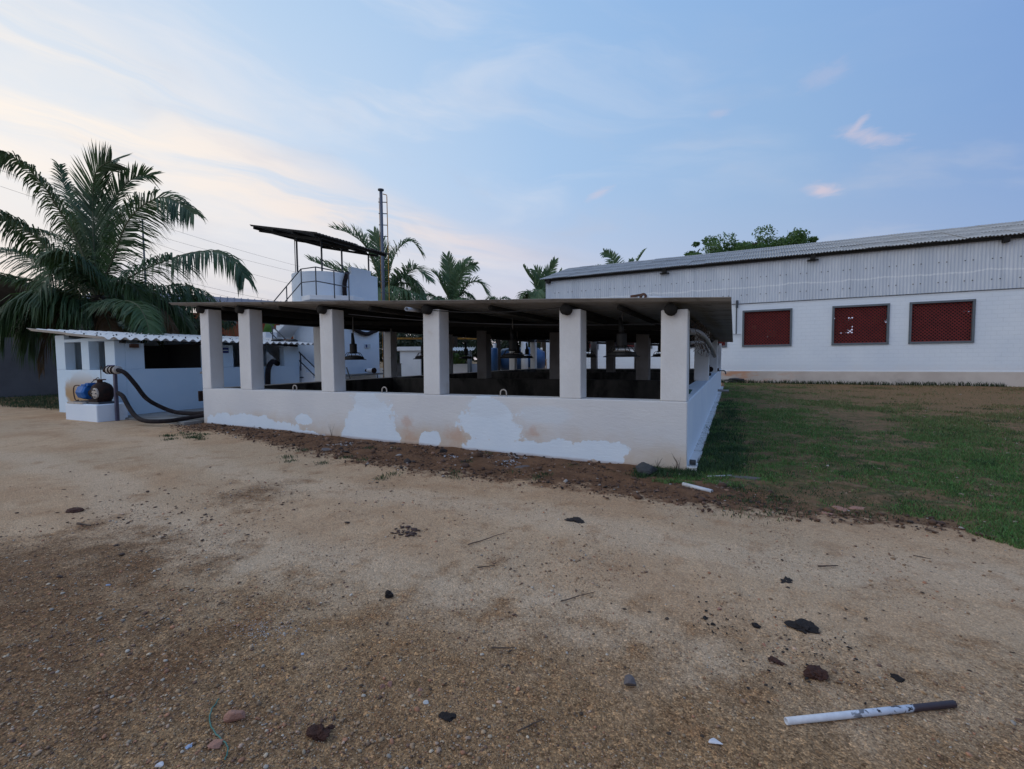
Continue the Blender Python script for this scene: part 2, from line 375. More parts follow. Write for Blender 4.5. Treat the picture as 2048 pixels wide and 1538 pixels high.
# far shed: block courses, stained plinth
def blockmat():
    m, t, b = newmat('painted_blockwork'); b.inputs['Roughness'].default_value = .8
    tcn = t.new('ShaderNodeTexCoord'); P = tcn.outputs['Object']; s = t.sep(P)
    br = t.new('ShaderNodeTexBrick'); t.put(br.inputs['Vector'], t.comb(s[0], s[2], 0.))
    br.inputs['Scale'].default_value = 1; br.inputs['Brick Width'].default_value = .42; br.inputs['Row Height'].default_value = .21
    br.inputs['Mortar Size'].default_value = .008; br.inputs['Mortar Smooth'].default_value = .6
    c = t.mix(t.ss(t.noise(P, .5, 5), .3, .7), (.80, .85, .90), (.73, .79, .86))
    vis = t.ss(t.noise(P, .25, 3), .35, .65)
    c = t.mix(t.m('MULTIPLY', t.m('MULTIPLY', br.outputs['Fac'], vis), .16), c, (.52, .57, .64))
    c = t.mix(t.m('MULTIPLY', t.ss(t.m('ADD', s[2], t.m('MULTIPLY', t.noise(P, 1., 5), .6)), 1.5, .9), .35), c, (.66, .60, .56))
    t.put(b.inputs['Base Color'], c)
    bn = t.new('ShaderNodeBump'); bn.inputs['Strength'].default_value = .6; bn.inputs['Distance'].default_value = .01; bn.invert = True
    t.l.new(br.outputs['Fac'], bn.inputs['Height']); t.l.new(bn.outputs[0], b.inputs['Normal'])
    return m
mt['block'] = blockmat()
def plinthmat():
    m, t, b = newmat('stained_plinth'); b.inputs['Roughness'].default_value = .85
    tcn = t.new('ShaderNodeTexCoord'); P = tcn.outputs['Object']; s = t.sep(P)
    c = t.mix(t.ss(t.noise(P, .8, 5), .3, .7), (.66, .58, .51), (.54, .46, .40))
    o = t.m('MULTIPLY', t.ss(t.noise(t.vm('MULTIPLY', P, (.6, 1, 1.6)), 1.0, 6, .6), .46, .62), t.ss(s[0], -8.8, -11.))
    c = t.mix(t.m('MULTIPLY', o, .8), c, (.60, .27, .13))
    c = t.mix(t.m('MULTIPLY', t.ss(t.noise(P, .5, 4), .58, .75), .6), c, (.20, .17, .15))
    c = t.mix(t.ss(s[2], .68, .74), c, (.78, .78, .78))
    t.put(b.inputs['Base Color'], c); return m
mt['plinth'] = plinthmat()
# pump house wall: blue white with a bare ochre stain behind the pump
def pumpmat():
    m, t, b = newmat('pump_house_wall'); b.inputs['Roughness'].default_value = .82
    tcn = t.new('ShaderNodeTexCoord'); P = tcn.outputs['Object']; s = t.sep(P)
    c = t.mix(t.ss(t.noise(P, 1.2, 5), .3, .7), (.66, .79, .90), (.60, .75, .88))
    dx = t.m('DIVIDE', t.m('SUBTRACT', s[0], -15.75), 1.0); dz = t.m('DIVIDE', t.m('SUBTRACT', s[2], .80), .62)
    e = t.m('SQRT', t.m('ADD', t.m('MULTIPLY', dx, dx), t.m('MULTIPLY', dz, dz)))
    e = t.m('ADD', e, t.m('MULTIPLY_ADD', t.noise(P, 2.5, 5), .6, -.3))
    front = t.m('LESS_THAN', s[1], 6.9)
    c = t.mix(t.m('MULTIPLY', t.m('MULTIPLY', t.ss(e, 1.05, .85), front), t.ss(s[2], 1.5, .75)), c, (.42, .28, .15))
    t.put(b.inputs['Base Color'], c)
    bn = t.new('ShaderNodeBump'); bn.inputs['Strength'].default_value = .4; bn.inputs['Distance'].default_value = .01
    t.l.new(t.noise(P, 18., 6, .7), bn.inputs['Height']); t.l.new(bn.outputs[0], b.inputs['Normal'])
    return m
mt['pumpwall'] = pumpmat()

# ------------------------------------------------------------------ ground
LR = [(-60, 900), (150, 862), (300, 862), (420, 862), (560, 893), (700, 925), (850, 947), (1000, 961), (1150, 978), (1300, 1001), (1450, 1022), (1600, 1038), (1750, 1046), (1900, 1062), (2048, 1090)]
LG = [(1375, 962), (1420, 968), (1520, 990), (1600, 1012), (1650, 1032), (1780, 1038), (1900, 1052), (2048, 1078)]
LRw = sorted([(ong(*p).x, ong(*p).y) for p in LR]); LGw = sorted([(ong(*p).x, ong(*p).y) for p in LG])
LRx, LRy = map(np.array, zip(*LRw)); LGx, LGy = map(np.array, zip(*LGw))
def soil_sd(x, y):
    s = y-np.interp(x, LRx, LRy); left = ((x*R0[0]+y*R0[1])/np.maximum(x*FH[0]+y*FH[1], .1)+.70)*6
    s = np.minimum(s, left); return np.where((x < -.6) & (y > 7.6), -1., s)
def grass_sd(x, y):
    s = y-np.interp(x, LGx, LGy, right=LGy[-1]-.25); s = np.minimum(s, (x+.62)*1.2); 
    s2 = np.minimum(np.minimum(-(x+15.8), y-6.9), 4.)     # rough grass by the compound wall
    return np.maximum(s, s2)
NA, NR = 620, 440
angs = np.linspace(rad(-78), rad(78), NA); angs = np.concatenate([angs, np.linspace(rad(78), rad(282), 60)[1:-1]])
rs = np.concatenate([np.geomspace(.25, 12, 330), np.geomspace(12.2, 900, 110)])
A, Rg = np.meshgrid(angs, rs); hx = np.sin(A)*Rg; hy = np.cos(A)*Rg
GX = hx*R0[0]+hy*FH[0]; GY = hx*R0[1]+hy*FH[1]
GZ = np.zeros_like(GX); fx, fy, fr = GX.ravel(), GY.ravel(), Rg.ravel()
zz = np.empty(fx.size)
for i in range(fx.size):
    x, y, r = float(fx[i]), float(fy[i]), fr[i]
    z = gz(x, y)
    if r < 14:
        z += .010*mnoise.noise(Vector((x*2.3, y*2.3, 4)))
        z += .006*mnoise.noise(Vector((x*9, y*9, 7)))*(1 if r < 8 else .3)
        if r < 5: z += .003*mnoise.noise(Vector((x*30, y*30, 2)))
    zz[i] = z
sdv = soil_sd(fx, fy); gdv = grass_sd(fx, fy)
bump_ = np.clip(sdv/.6, 0, 1)*np.clip((fx+13)/2, 0, 1)*(fx < 3)
zz += bump_*np.array([.025*mnoise.noise(Vector((float(a)*3.1, float(b)*3.1, 9)))+.012 if c > 0 else 0 for a, b, c in zip(fx, fy, bump_)])
zz[fr > 60] -= .05
Vg = np.stack([fx, fy, zz], 1)
na = len(angs); nr = len(rs); ii, jj = np.meshgrid(np.arange(nr-1), np.arange(na), indexing='ij')
Tg = np.stack([ii*na+jj, (ii+1)*na+jj, (ii+1)*na+(jj+1) % na, ii*na+(jj+1) % na], -1).reshape(-1, 4)[:, ::-1]
gm, t, b = newmat('dirt_and_grass_ground'); b.inputs['Roughness'].default_value = .95; b.inputs['Specular IOR Level'].default_value = .2
tcn = t.new('ShaderNodeTexCoord'); P = tcn.outputs['Object']
asd = t.new('ShaderNodeAttribute', attribute_name='soil'); agd = t.new('ShaderNodeAttribute', attribute_name='grass'); adk = t.new('ShaderNodeAttribute', attribute_name='dark_dirt')
nA = t.noise(P, .9, 6, .62); nB = t.noise(P, 3.2, 6, .65); nC = t.noise(P, 22., 6, .75); nD = t.noise(P, 90., 3, .7); nE = t.noise(P, .35, 4, .5)
aco = t.new('ShaderNodeAttribute', attribute_name='coarse')
def vor(sc, out='Color', feat='F1'):
    n = t.new('ShaderNodeTexVoronoi', feature=feat); t.put(n.inputs['Vector'], t.vm('ADD', P, t.vm('SCALE', t.noise(P, sc*.7, 2, .5, out=1), scale=.6/sc))); n.inputs['Scale'].default_value = sc; return n.outputs[out]
v1c, v1d = vor(150.), vor(150., 'Distance'); v2c, v2d = vor(55.), vor(55., 'Distance')
sand = t.mix(t.ss(nA, .35, .65), (.35, .245, .165), (.42, .315, .225))
sand = t.mix(t.ss(nE, .45, .62), sand, (.375, .29, .212))
coarse = t.ss(t.m('ADD', aco.outputs['Fac'], t.m('MULTIPLY_ADD', nB, 1.3, -.65)), .15, .85)
lw_ = t.m('MULTIPLY_ADD', nE, 1.2, -.6); lane = 0.
for lc in (-1.15, -2.75):
    ln_ = t.ss(t.m('ABSOLUTE', t.m('SUBTRACT', t.m('ADD', asd.outputs['Fac'], lw_), lc)), .48, .12); lane = t.m('MAXIMUM', ln_, lane)
sand = t.mix(t.m('MULTIPLY', lane, .55), sand, (.45, .365, .285))
sand = t.mix(t.m('MULTIPLY', coarse, .85), sand, t.mix(t.ss(nC, .35, .65), (.165, .105, .058), (.26, .175, .10)))
sand = t.mix(t.m('MULTIPLY', t.ss(nB, .50, .70), .45), sand, (.25, .145, .08))
sand = t.mix(t.m('MULTIPLY', t.ss(nC, .52, .72), .5), sand, (.16, .10, .06))
dkf = t.m('ADD', adk.outputs['Fac'], t.m('MULTIPLY_ADD', nB, 1.4, -.7))
sand = t.mix(t.m('MULTIPLY', t.ss(dkf, .25, .85), .8), sand, t.mix(t.ss(nC, .35, .65), (.10, .055, .032), (.17, .11, .065)))
soil = t.mix(t.ss(nB, .3, .7), (.085, .047, .029), (.155, .09, .055)); soil = t.mix(t.ss(nC, .48, .75), soil, (.06, .035, .022))
nF = t.noise(P, 9., 5, .6)
edge = t.m('ADD', t.m('MULTIPLY_ADD', nB, 1.2, -.6), t.m('MULTIPLY_ADD', nF, .8, -.4))
c = t.mix(t.ss(t.m('ADD', asd.outputs['Fac'], edge), -.12, .25), sand, soil)
gr = t.mix(t.ss(nA, .35, .6), (.050, .055, .022), (.095, .075, .038)); gr = t.mix(t.ss(nB, .42, .60), gr, (.16, .10, .06)); gr = t.mix(t.m('MULTIPLY', t.ss(nF, .52, .68), .6), gr, (.22, .16, .11)); gr = t.mix(t.m('MULTIPLY', t.ss(nC, .5, .7), .6), gr, (.03, .04, .016))
dry = t.m('MULTIPLY', t.ss(t.sep(P)[1], 9., 20.), t.ss(t.sep(P)[0], -1., 7.))
gr = t.mix(t.m('MULTIPLY', dry, .6), gr, (.19, .115, .06))
c = t.mix(t.ss(t.m('ADD', agd.outputs['Fac'], edge), -.1, .3), c, gr)
# grains of grit: each cell its own tone
sp_ = t.sep(v1c); sp2 = t.sep(v2c)
gt = t.ramp(sp_[0], [(0, (.42, .38, .34)), (.35, (.78, .76, .74)), (.7, (1.05, 1.03, 1.0)), (.9, (1.35, 1.32, 1.28)), (1, (1.9, 1.9, 1.9))])
gt2 = t.ramp(sp2[0], [(0, (.50, .45, .40)), (.2, (.85, .82, .8)), (.75, (1.02, 1.01, 1.0)), (.93, (1.2, 1.1, 1.0)), (1, (1.8, 1.65, 1.5))])
grit = t.m('MAXIMUM', coarse, t.ss(dkf, .2, .8)); c = t.mix(t.m('MULTIPLY_ADD', grit, .5, .38), c, gt, 'MULTIPLY'); c = t.mix(t.m('MULTIPLY_ADD', grit, .6, .2), c, gt2, 'MULTIPLY')
c = t.mix(.5, c, t.mix(nD, (.45, .43, .4), (1., 1., 1.)), 'MULTIPLY')
c = t.mix(1., c, (1.66, 1.53, 1.36), 'MULTIPLY')
t.put(b.inputs['Base Color'], c)
bn = t.new('ShaderNodeBump'); bn.inputs['Strength'].default_value = 1.; bn.inputs['Distance'].default_value = .012
hsum = t.m('ADD', t.m('MULTIPLY', nC, .9), t.m('MULTIPLY', nD, .5)); hsum = t.m('ADD', hsum, t.m('MULTIPLY', v2d, -.55)); hsum = t.m('ADD', hsum, t.m('MULTIPLY', v1d, -.3))
t.l.new(hsum, bn.inputs['Height']); t.l.new(bn.outputs[0], b.inputs['Normal'])
ground = mesh_np('ground', Vg, Tg, gm); ground['kind'] = 'structure'
me = ground.data; me.shade_smooth()
dkc = [(ong(100, 1270), 1.0, .8), (ong(0, 1180), 1.5, .9), (ong(280, 1360), .6, .8), (ong(60, 1420), .6, .7), (ong(500, 1500), .5, .5), (ong(520, 985), .9, .55), (ong(1000, 1115), .9, .3), (ong(800, 1450), .5, .45)]
dk = np.zeros(fx.size)
for c_, r_, s_ in dkc: dk = np.maximum(dk, s_*np.exp(-((fx-c_.x)**2+(fy-c_.y)**2)/(r_*r_)))
fwd_ = fx*FH[0]+fy*FH[1]; lat_ = fx*R0[0]+fy*R0[1]
coarse_ = np.clip((3.9-fwd_-.25*np.clip(lat_, -3, 3))/2.3, 0, 1)*(fwd_ > -5)
for nm, arr in (('coarse', coarse_), ('soil', np.clip(sdv, -6, 3)), ('grass', np.clip(gdv, -3, 3)), ('dark_dirt', dk)):
    a_ = me.attributes.new(nm, 'FLOAT', 'POINT'); a_.data.foreach_set('value', arr.astype(np.float32))

# ------------------------------------------------------------------ corrugated sheet
def sheet(org, along, across, L, W, pitch=.15, amp=.025, th=.008, phase=0., nl=1, seg=8, up=None):
    """along = direction of the corrugations; W runs across them"""
    along = Vector(along).normalized(); across = Vector(across).normalized(); n = along.cross(across)
    if n.z < 0 or (up is not None and n.dot(Vector(up)) < 0): n = -n
    k_ = max(2, int(round(W/pitch*seg))); mb = MB(); org = Vector(org)
    for lay in (0, 1):
        for i in range(nl+1):
            for j in range(k_+1):
                wv = W*j/k_
                h = amp*math.cos(2*math.pi*(wv+phase)/pitch) - th*lay
                mb.v.append(tuple(org+along*(L*i/nl)+across*wv+n*h))
    N = (nl+1)*(k_+1); K = k_+1
    for i in range(nl):
        for j in range(k_):
            a = i*K+j; mb.f.append((a, a+1, a+K+1, a+K)); mb.f.append((N+a, N+a+K, N+a+K+1, N+a+1))
    def cap(idx):
        o_ = len(mb.v); mb.v += [mb.v[i] for i in idx]+[mb.v[N+i] for i in idx]; n_ = len(idx)
        for j in range(n_-1): mb.f.append((o_+j, o_+n_+j, o_+n_+j+1, o_+j+1))
    cap(list(range(K))); cap([nl*K+j for j in range(K)][::-1])
    cap([i*K for i in range(nl+1)][::-1]); cap([i*K+k_ for i in range(nl+1)])
    return mb

# ------------------------------------------------------------------ the tank
TX0, TX1, TY0, TY1 = -11.16, -.57, 6.94, 26.6
tank = thing('settling_tank', 'long low white walled tank with square columns under a corrugated sheet roof', 'tank', (-5.8, TY0, 0))
T_ = .32
def roofz(x): return 2.935 + (2.32-2.935)*(x+11.85)/(11.85-.04)
obj('front_wall', MB().box(TX0, TX1, TY0, TY0+T_, -.3, .98), mt['patched'], tank, bevel=.012)
obj('side_wall', MB().box(TX1-T_, TX1-.002, TY0+T_+.002, TY1, -.3, .98), mt['wall_blue'], tank, bevel=.012)
obj('side_wall', MB().box(TX1-.002, TX1+.003, TY0+.02, TY1, .0, .965), mt['wall_blue'], tank)
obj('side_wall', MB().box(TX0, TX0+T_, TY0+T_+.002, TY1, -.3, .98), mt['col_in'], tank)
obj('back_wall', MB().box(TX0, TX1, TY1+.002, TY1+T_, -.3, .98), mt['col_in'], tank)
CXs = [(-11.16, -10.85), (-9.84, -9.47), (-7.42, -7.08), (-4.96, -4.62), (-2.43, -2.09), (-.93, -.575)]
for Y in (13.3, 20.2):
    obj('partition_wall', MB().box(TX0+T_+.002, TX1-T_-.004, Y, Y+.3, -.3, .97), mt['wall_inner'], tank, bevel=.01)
# near-black sheets over the inner wall faces
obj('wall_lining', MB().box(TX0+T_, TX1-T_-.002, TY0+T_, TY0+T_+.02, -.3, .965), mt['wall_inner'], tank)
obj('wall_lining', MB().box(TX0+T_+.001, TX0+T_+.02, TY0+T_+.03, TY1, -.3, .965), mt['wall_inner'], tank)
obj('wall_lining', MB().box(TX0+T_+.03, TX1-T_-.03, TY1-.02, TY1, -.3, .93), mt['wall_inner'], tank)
wm, t, b = newmat('murky_water'); b.inputs['Base Color'].default_value = (.02, .018, .014, 1); b.inputs['Roughness'].default_value = .16
bn = t.new('ShaderNodeBump'); bn.inputs['Strength'].default_value = .15; t.l.new(t.noise(t.new('ShaderNodeTexCoord').outputs['Object'], 3., 4), bn.inputs['Height']); t.l.new(bn.outputs[0], b.inputs['Normal'])
for y0, y1 in ((TY0+T_, 13.3), (13.6, 20.2), (20.5, TY1)):
    wt = MB(); wt.add([(TX0+T_, y0, .42), (TX1-T_, y0, .42), (TX1-T_, y1, .42), (TX0+T_, y1, .42)], [(0, 1, 2, 3)])
    obj('water_surface', wt, wm, tank)
def column(x0, x1, y0, y1, m, z0=.98):
    top = roofz((x0+x1)/2)-.10
    j_ = random.uniform(-.006, .006); o_ = obj('column', MB().add([(x0+j_, y0, z0+.001), (x1+j_, y0, z0+.001), (x0+j_, y1, z0+.001), (x1+j_, y1, z0+.001), (x0-j_, y0+abs(j_), top), (x1-j_, y0+abs(j_), top), (x0-j_, y1, top), (x1-j_, y1, top)], [(0, 2, 3, 1), (4, 5, 7, 6), (0, 1, 5, 4), (2, 6, 7, 3), (0, 4, 6, 2), (1, 3, 7, 5)]), m, tank, bevel=.014)
for i, (x0, x1) in enumerate(CXs):
    column(x0, x1, TY0+.004, TY0+.32, mt['col'])
for Y in (13.3, 20.2):
    for i, (x0, x1) in enumerate(CXs):
        if i == 1: continue
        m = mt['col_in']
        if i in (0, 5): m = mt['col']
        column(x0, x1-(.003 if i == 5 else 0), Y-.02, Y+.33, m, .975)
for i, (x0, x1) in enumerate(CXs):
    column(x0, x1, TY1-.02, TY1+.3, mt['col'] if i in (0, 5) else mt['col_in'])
for Y in (10.2, 17.0, 23.6):
    column(TX0+.001, TX0+.33, Y, Y+.32, mt['col'])
# footing along the right side
fm = MB()
n_ = 60
for i in range(n_):
    y0 = TY0-.02+(TY1-TY0)*i/n_; y1 = y0+(TY1-TY0)/n_-.004
    wdt = .10+.035*mnoise.noise(Vector((y0*2.1, 0, 0)))+.02; hh = .075+.03*mnoise.noise(Vector((y0*1.3, 5, 0)))
    fm.box(TX1+.004, TX1+wdt, y0, y1, -.2, hh)
obj('footing', fm, mt['asb_white'], tank)
obj('footing', MB().box(TX0-.01, TX1+.05, TY0-.035, TY0-.001, -.3, .012), mt['concrete'], tank, bevel=.008)
# beams (round dark timbers over each column line, sticking out at the front) and roof sheets
for i, (x0, x1) in enumerate(CXs):
    xc = (x0+x1)/2; z = roofz(xc)-.105
    pts = [(xc-.04, TY0-.10, z), (xc, 10, z-.01), (xc, 16, z), (xc, 22, z-.01), (xc, TY1+.3, z)]
    obj('beam', MB().tube(pts, [.085, .082, .08, .08, .08], 12), mt['log'], tank, smooth=True)
for xm in (-10.3, -8.5, -6.1, -3.6, -1.5):
    z = roofz(xm)-.075
    obj('purlin', MB().tube([(xm, TY0-.02, z), (xm, 13, z), (xm, TY1, z)], .045, 8), mt['log'], tank, smooth=True)
for Y in (13.42, 20.3, TY1+.1):
    obj('rafter', MB().bar((TX0+.02, Y, roofz(TX0)-.24), (TX1-.1, Y, roofz(TX1)-.24), .1, .12), mt['log'], tank)
for Y in (9.3, 11.4, 15.6, 17.9):
    obj('rafter', MB().bar((TX0+.02, Y, roofz(TX0)-.23), (TX1-.1, Y, roofz(TX1)-.23), .06, .09), mt['log'], tank)
obj('beam', MB().box(TX0+.02, TX0+.3, TY0+.3, TY1, roofz(TX0)-.32, roofz(TX0)-.17), mt['log'], tank)
ex = Vector((-.04+11.85, 0, 2.32-2.935)).normalized()
NX, NY = 4, 19; RY0, RY1 = 6.7, 26.2
Ls = 11.83/NX; Ws = (RY1-RY0)/NY
rnd = random.Random(3)
sheets = {}
for i in range(NX):
    for j in range(NY):
        key = (rnd.randint(0, 1))
        if key not in sheets:
            mb = sheet((0, 0, 0), ex, (0, 1, 0), Ls+.12, Ws+.05, .146, .022, .007, nl=1, seg=6)
            me_ = bpy.data.meshes.new('roof_sheet'); me_.from_pydata(mb.v, [], mb.f); me_.materials.append(mt['asb']); me_.shade_smooth(); sheets[key] = me_
            bpy.data.meshes
        o = link('roof_sheet', sheets[key], tank)
        p = Vector((-11.85, RY0, 2.935+.012)) + ex*(Ls*i-(.12 if i else 0)) + Vector((0, Ws*j, .006*((i+j) % 2)+rnd.uniform(-.003, .003)))
        if j == 0 and i < NX: p.y += rnd.uniform(-.02, .02)
        o.location = p-Vector(tank.location) if False else p
        o.matrix_parent_inverse = Matrix.Translation(-Vector(tank.location))
# wall hooks
for px, py in ((590, 783), (769, 790), (1007, 794)):
    p = ony(px, py, TY0+.12); R_ = .055
    pts = [(p.x-R_, p.y, .97)]+[(p.x+R_*math.cos(a), p.y, .985+.05+R_*math.sin(a)) for a in np.linspace(math.pi, 0, 9)]+[(p.x+R_, p.y, .97)]
    obj('hook', MB().tube(pts, .011, 8), mt['castwhite'], tank, smooth=True)
# conduit on the left corner
obj('conduit', MB().tube([(TX0-.03, TY0+.05, .02), (TX0-.03, TY0+.05, 1.3), (TX0-.06, TY0+.03, 1.36), (TX0-.09, TY0+.02, 1.33)], .018, 8), mt['pvcgrey'], tank, smooth=True)
obj('conduit', MB().tube([(TX0-.02, TY0+.2, 1.3), (TX0-.02, TY0+.2, 2.7)], .016, 8), mt['pvcgrey'], tank, smooth=True)
p = ong(1379, 926); 
obj('drain_pipe', MB().lathe([(.0, .03), (.028, .03), (.028, -.03), (.036, -.03), (.036, .05), (0, .05)], (TX1+.06, TY0+.12, .12), 14, 'x'), mt['darkrock'], tank, smooth=True)

# pipes stuck through or lying on the tank
def pipe(name, label, pts, r, m, n=12, cat='pipe', group=None, ends=True):
    t_ = MB().tube(pts, r, n, cap=False)
    a, b_ = Vector(pts[0]), Vector(pts[1]); d_ = (b_-a).normalized()
    o = obj(name, t_, m, None, smooth=True); so_ = o.modifiers.new('s', 'SOLIDIFY'); so_.thickness = min(r*.18, .006); so_.offset = -1
    return tag(o, label, cat, group)
pa = ony(813, 618, 6.55); 
pipe('pvc_pipe', 'white pipe end sticking out under the roof edge beside a column top', [pa, ony(845, 622, 7.5)], .034, mt['pvc'])
p0, p1 = ony(1294, 596.5, 7.2), ony(1346, 596, 7.2)
zz_ = roofz(p0.x)+.045
pipe('pvc_pipe', 'white plastic pipe lying on top of the tank roof', [(p0.x, 7.0, roofz(p0.x)+.075), (p1.x, 7.1, roofz(p1.x)+.06)], .024, mt['pvc'])
jt = thing('pipe_joint', 'rusty collar and grey pipe piece on the tank roof edge', 'pipe fitting', (p0.x-.15, 7.0, zz_))
obj('collar', MB().lathe([(.02, -.03), (.05, -.03), (.055, 0), (.05, .03), (.02, .03)], (p0.x-.02, 7.0, roofz(p0.x)+.085), 14, 'y'), mt['rust'], jt, smooth=True)
obj('arm', MB().bar((p0.x-.20, 7.0, roofz(p0.x)+.10), (p0.x-.04, 7.0, roofz(p0.x)+.115), .03), mt['rust'], jt)
obj('pipe_piece', MB().tube([(p0.x-.34, 7.0, roofz(p0.x)+.06), (p0.x-.1, 7.0, roofz(p0.x)+.065)], .026, 10), mt['castwhite'], jt, smooth=True)
# bundle of bent pipes under the eave on the right side
def bez(pts, n=14):
    pts = [Vector(p) for p in pts]; out = []
    P_ = [pts[0]]+pts+[pts[-1]]
    for i in range(1, len(P_)-2):
        a, b_, c_, d_ = P_[i-1:i+3]
        for j in range(n):
            u = j/n; out.append(.5*((2*b_)+(-a+c_)*u+(2*a-5*b_+4*c_-d_)*u*u+(-a+3*b_-3*c_+d_)*u**3))
    out.append(pts[-1]); return out
X_ = TX1+.06
pipe('bent_pipe', 'thick grey pipe bending down under the eave at the tank side', bez([(X_-.1, 7.35, 1.97), (X_, 8.3, 1.98), (X_+.02, 10.2, 1.93), (X_+.04, 12.4, 1.78), (X_+.06, 13.6, 1.62)], 8), .05, mt['pvcgrey'])
pipe('bent_pipe', 'thinner lower pipe hanging under the eave at the tank side', bez([(X_-.08, 7.4, 1.80), (X_, 8.4, 1.84), (X_, 10.0, 1.84), (X_, 11.6, 1.70)], 8), .026, mt['pvcgrey'])
rt = MB(); rr = random.Random(5)
for i in range(30):
    y = rr.uniform(7.6, 13); z = 2.15; p = [(X_+rr.uniform(-.08, .05), y, z)]
    for s_ in range(5):
        y += rr.uniform(-.12, .16); z -= rr.uniform(.04, .13); p.append((X_+rr.uniform(-.08, .07), y, z))
    rt.tube(bez(p, 3), rr.choice([.003, .004, .007]), 5)
tag(obj('dry_creeper', rt, mt['twig'], None), 'tangle of dry dark creeper stems hanging under the right eave', 'creeper')
tap = thing('water_tap', 'small metal tap on the far end of the tank side wall', 'tap', (TX1, 20.6, 1.0))
obj('spout', MB().tube(bez([(TX1-.1, 20.6, 1.02), (TX1+.1, 20.6, 1.04), (TX1+.26, 20.6, 1.03), (TX1+.30, 20.6, .9)], 5), .022, 8), mt['steel'], tap, smooth=True)
obj('valve_handle', MB().tube([(TX1+.02, 20.6, 1.04), (TX1+.02, 20.6, 1.14)], .03, 8), mt['rust'], tap, smooth=True)
q_ = ong(1441, 791)
pipe('drain_spout', 'pale pipe stub poking out of the tank side over the grass', [(TX1, q_.y, .22), (TX1+.42, q_.y-.02, .20)], .05, mt['pvcgrey'])
gc = thing('green_basin', 'small dark green basin resting on the side wall ledge', 'basin', (TX1-.12, 8.2, .98))
obj('bowl', MB().lathe([(.0, .0), (.09, .0), (.13, .07), (.14, .07), (.10, -.0)], (TX1-.18, 8.4, .985), 16), pm('green_plastic', (.02, .07, .05), None), gc, smooth=True)
vl = thing('valve', 'dark metal valve lying on the tank side wall', 'valve', (TX1-.15, 17.0, .98))
obj('body', MB().box(TX1-.22, TX1-.1, 16.6, 17.2, .98, 1.06), mt['pumpblack'], vl, bevel=.01)
obj('lever', MB().tube([(TX1-.16, 16.8, 1.05), (TX1-.14, 16.7, 1.32)], .025, 8), mt['pumpblack'], vl, smooth=True)
obj('wheel', MB().lathe([(.0, -.02), (.09, -.02), (.09, .02), (0, .02)], (TX1-.12, 17.1, 1.18), 12, 'y'), mt['pumpblack'], vl, smooth=True)

# ------------------------------------------------------------------ hanging lamps
def lamp(p, label, rk=1.0):
    z = 1.62; r = .30*rk; x, y = p
    L = thing('hanging_lamp', label, 'lamp', (x, y, z), 'hanging lamps under the tank roof')
    top = roofz(x)-.09
    obj('rod', MB().tube([(x, y, z+.42*rk), (x+.01, y, top)], .014, 8), mt['pvcgrey'], L, smooth=True)
    obj('rod_sleeve', MB().tube([(x, y, z+.34*rk), (x-.02, y, z+.34*rk+.30)], [.05, .03], 10), mt['black'], L, smooth=True)
    obj('housing', MB().lathe([(0, .38*rk), (.075*rk, .38*rk), (.085*rk, .36*rk), (.085*rk, .18*rk), (.10*rk, .14*rk), (0, .14*rk)], (x, y, z), 14), mt['black'], L, smooth=False)
    obj('shade', MB().lathe([(0, .075*rk), (.19*rk, .075*rk), (.235*rk, .06*rk), (.245*rk, .015*rk), (r, 0), (r, -.012), (.24*rk, -.006), (.2*rk, .04*rk), (0, .05*rk)], (x, y, z), 22), mt['black'], L, smooth=False)
    for a in np.linspace(0, 2*math.pi, 7)[:-1]:
        ca, sa = math.cos(a), math.sin(a)
        obj('bracket', MB().tube([(x+.07*rk*ca, y+.07*rk*sa, z+.17*rk), (x+.16*rk*ca, y+.16*rk*sa, z+.155*rk), (x+.225*rk*ca, y+.225*rk*sa, z+.06*rk)], .008, 5), mt['black'], L)
    obj('reflector_ring', MB().lathe([(.10*rk, .10*rk), (.17*rk, .078*rk), (.12*rk, .078*rk)], (x, y, z), 16), mt['castwhite'], L)
for p, lb, rk in (((-8.41, 8.9), 'black lamp hanging in the bay right of the third column, against the blue white wall', 1), ((-7.68, 10.79), 'black lamp half hidden behind the left edge of the middle front column', 1),
                  ((-4.26, 9.18), 'largest of the black lamps hanging in the middle bay', 1), ((-5.88, 13.0), 'black lamp overlapping the large middle bay lamp on its right', 1),
                  ((-9.5, 16.13), 'small distant black lamp just right of the middle front column', 1), ((-1.68, 7.9), 'big black lamp hanging in the last bay before the right corner column', 1.0),
                  ((-3.6, 12.5), 'black lamp peeping out on the right of the fifth front column', 1), ((-2.09, 15.61), 'black lamp half hidden on the left of the corner column', 1),
                  ((-7.88, 18.43), 'smallest black lamp behind the two overlapping lamps', 1)):
    lamp(p, lb, rk)
# sagging wires below the roof
def wire(a, b_, sag, r, label, m='cable', name='wire'):
    a, b_ = Vector(a), Vector(b_)
    pts = [a.lerp(b_, u)-Vector((0, 0, sag*4*u*(1-u))) for u in np.linspace(0, 1, 15)]
    return tag(obj(name, MB().tube(pts, r, 5), mt[m]), label, 'wire')
wire((-4.7, 6.86, 2.44), (-2.3, 6.86, 2.37), .06, .008, 'thin wire sagging below the front roof edge between two middle columns', 'black')
wire((-7.0, 7.3, 2.52), (-.9, 8.2, 2.15), .10, .007, 'long pale wire strung inside under the roof sheets')

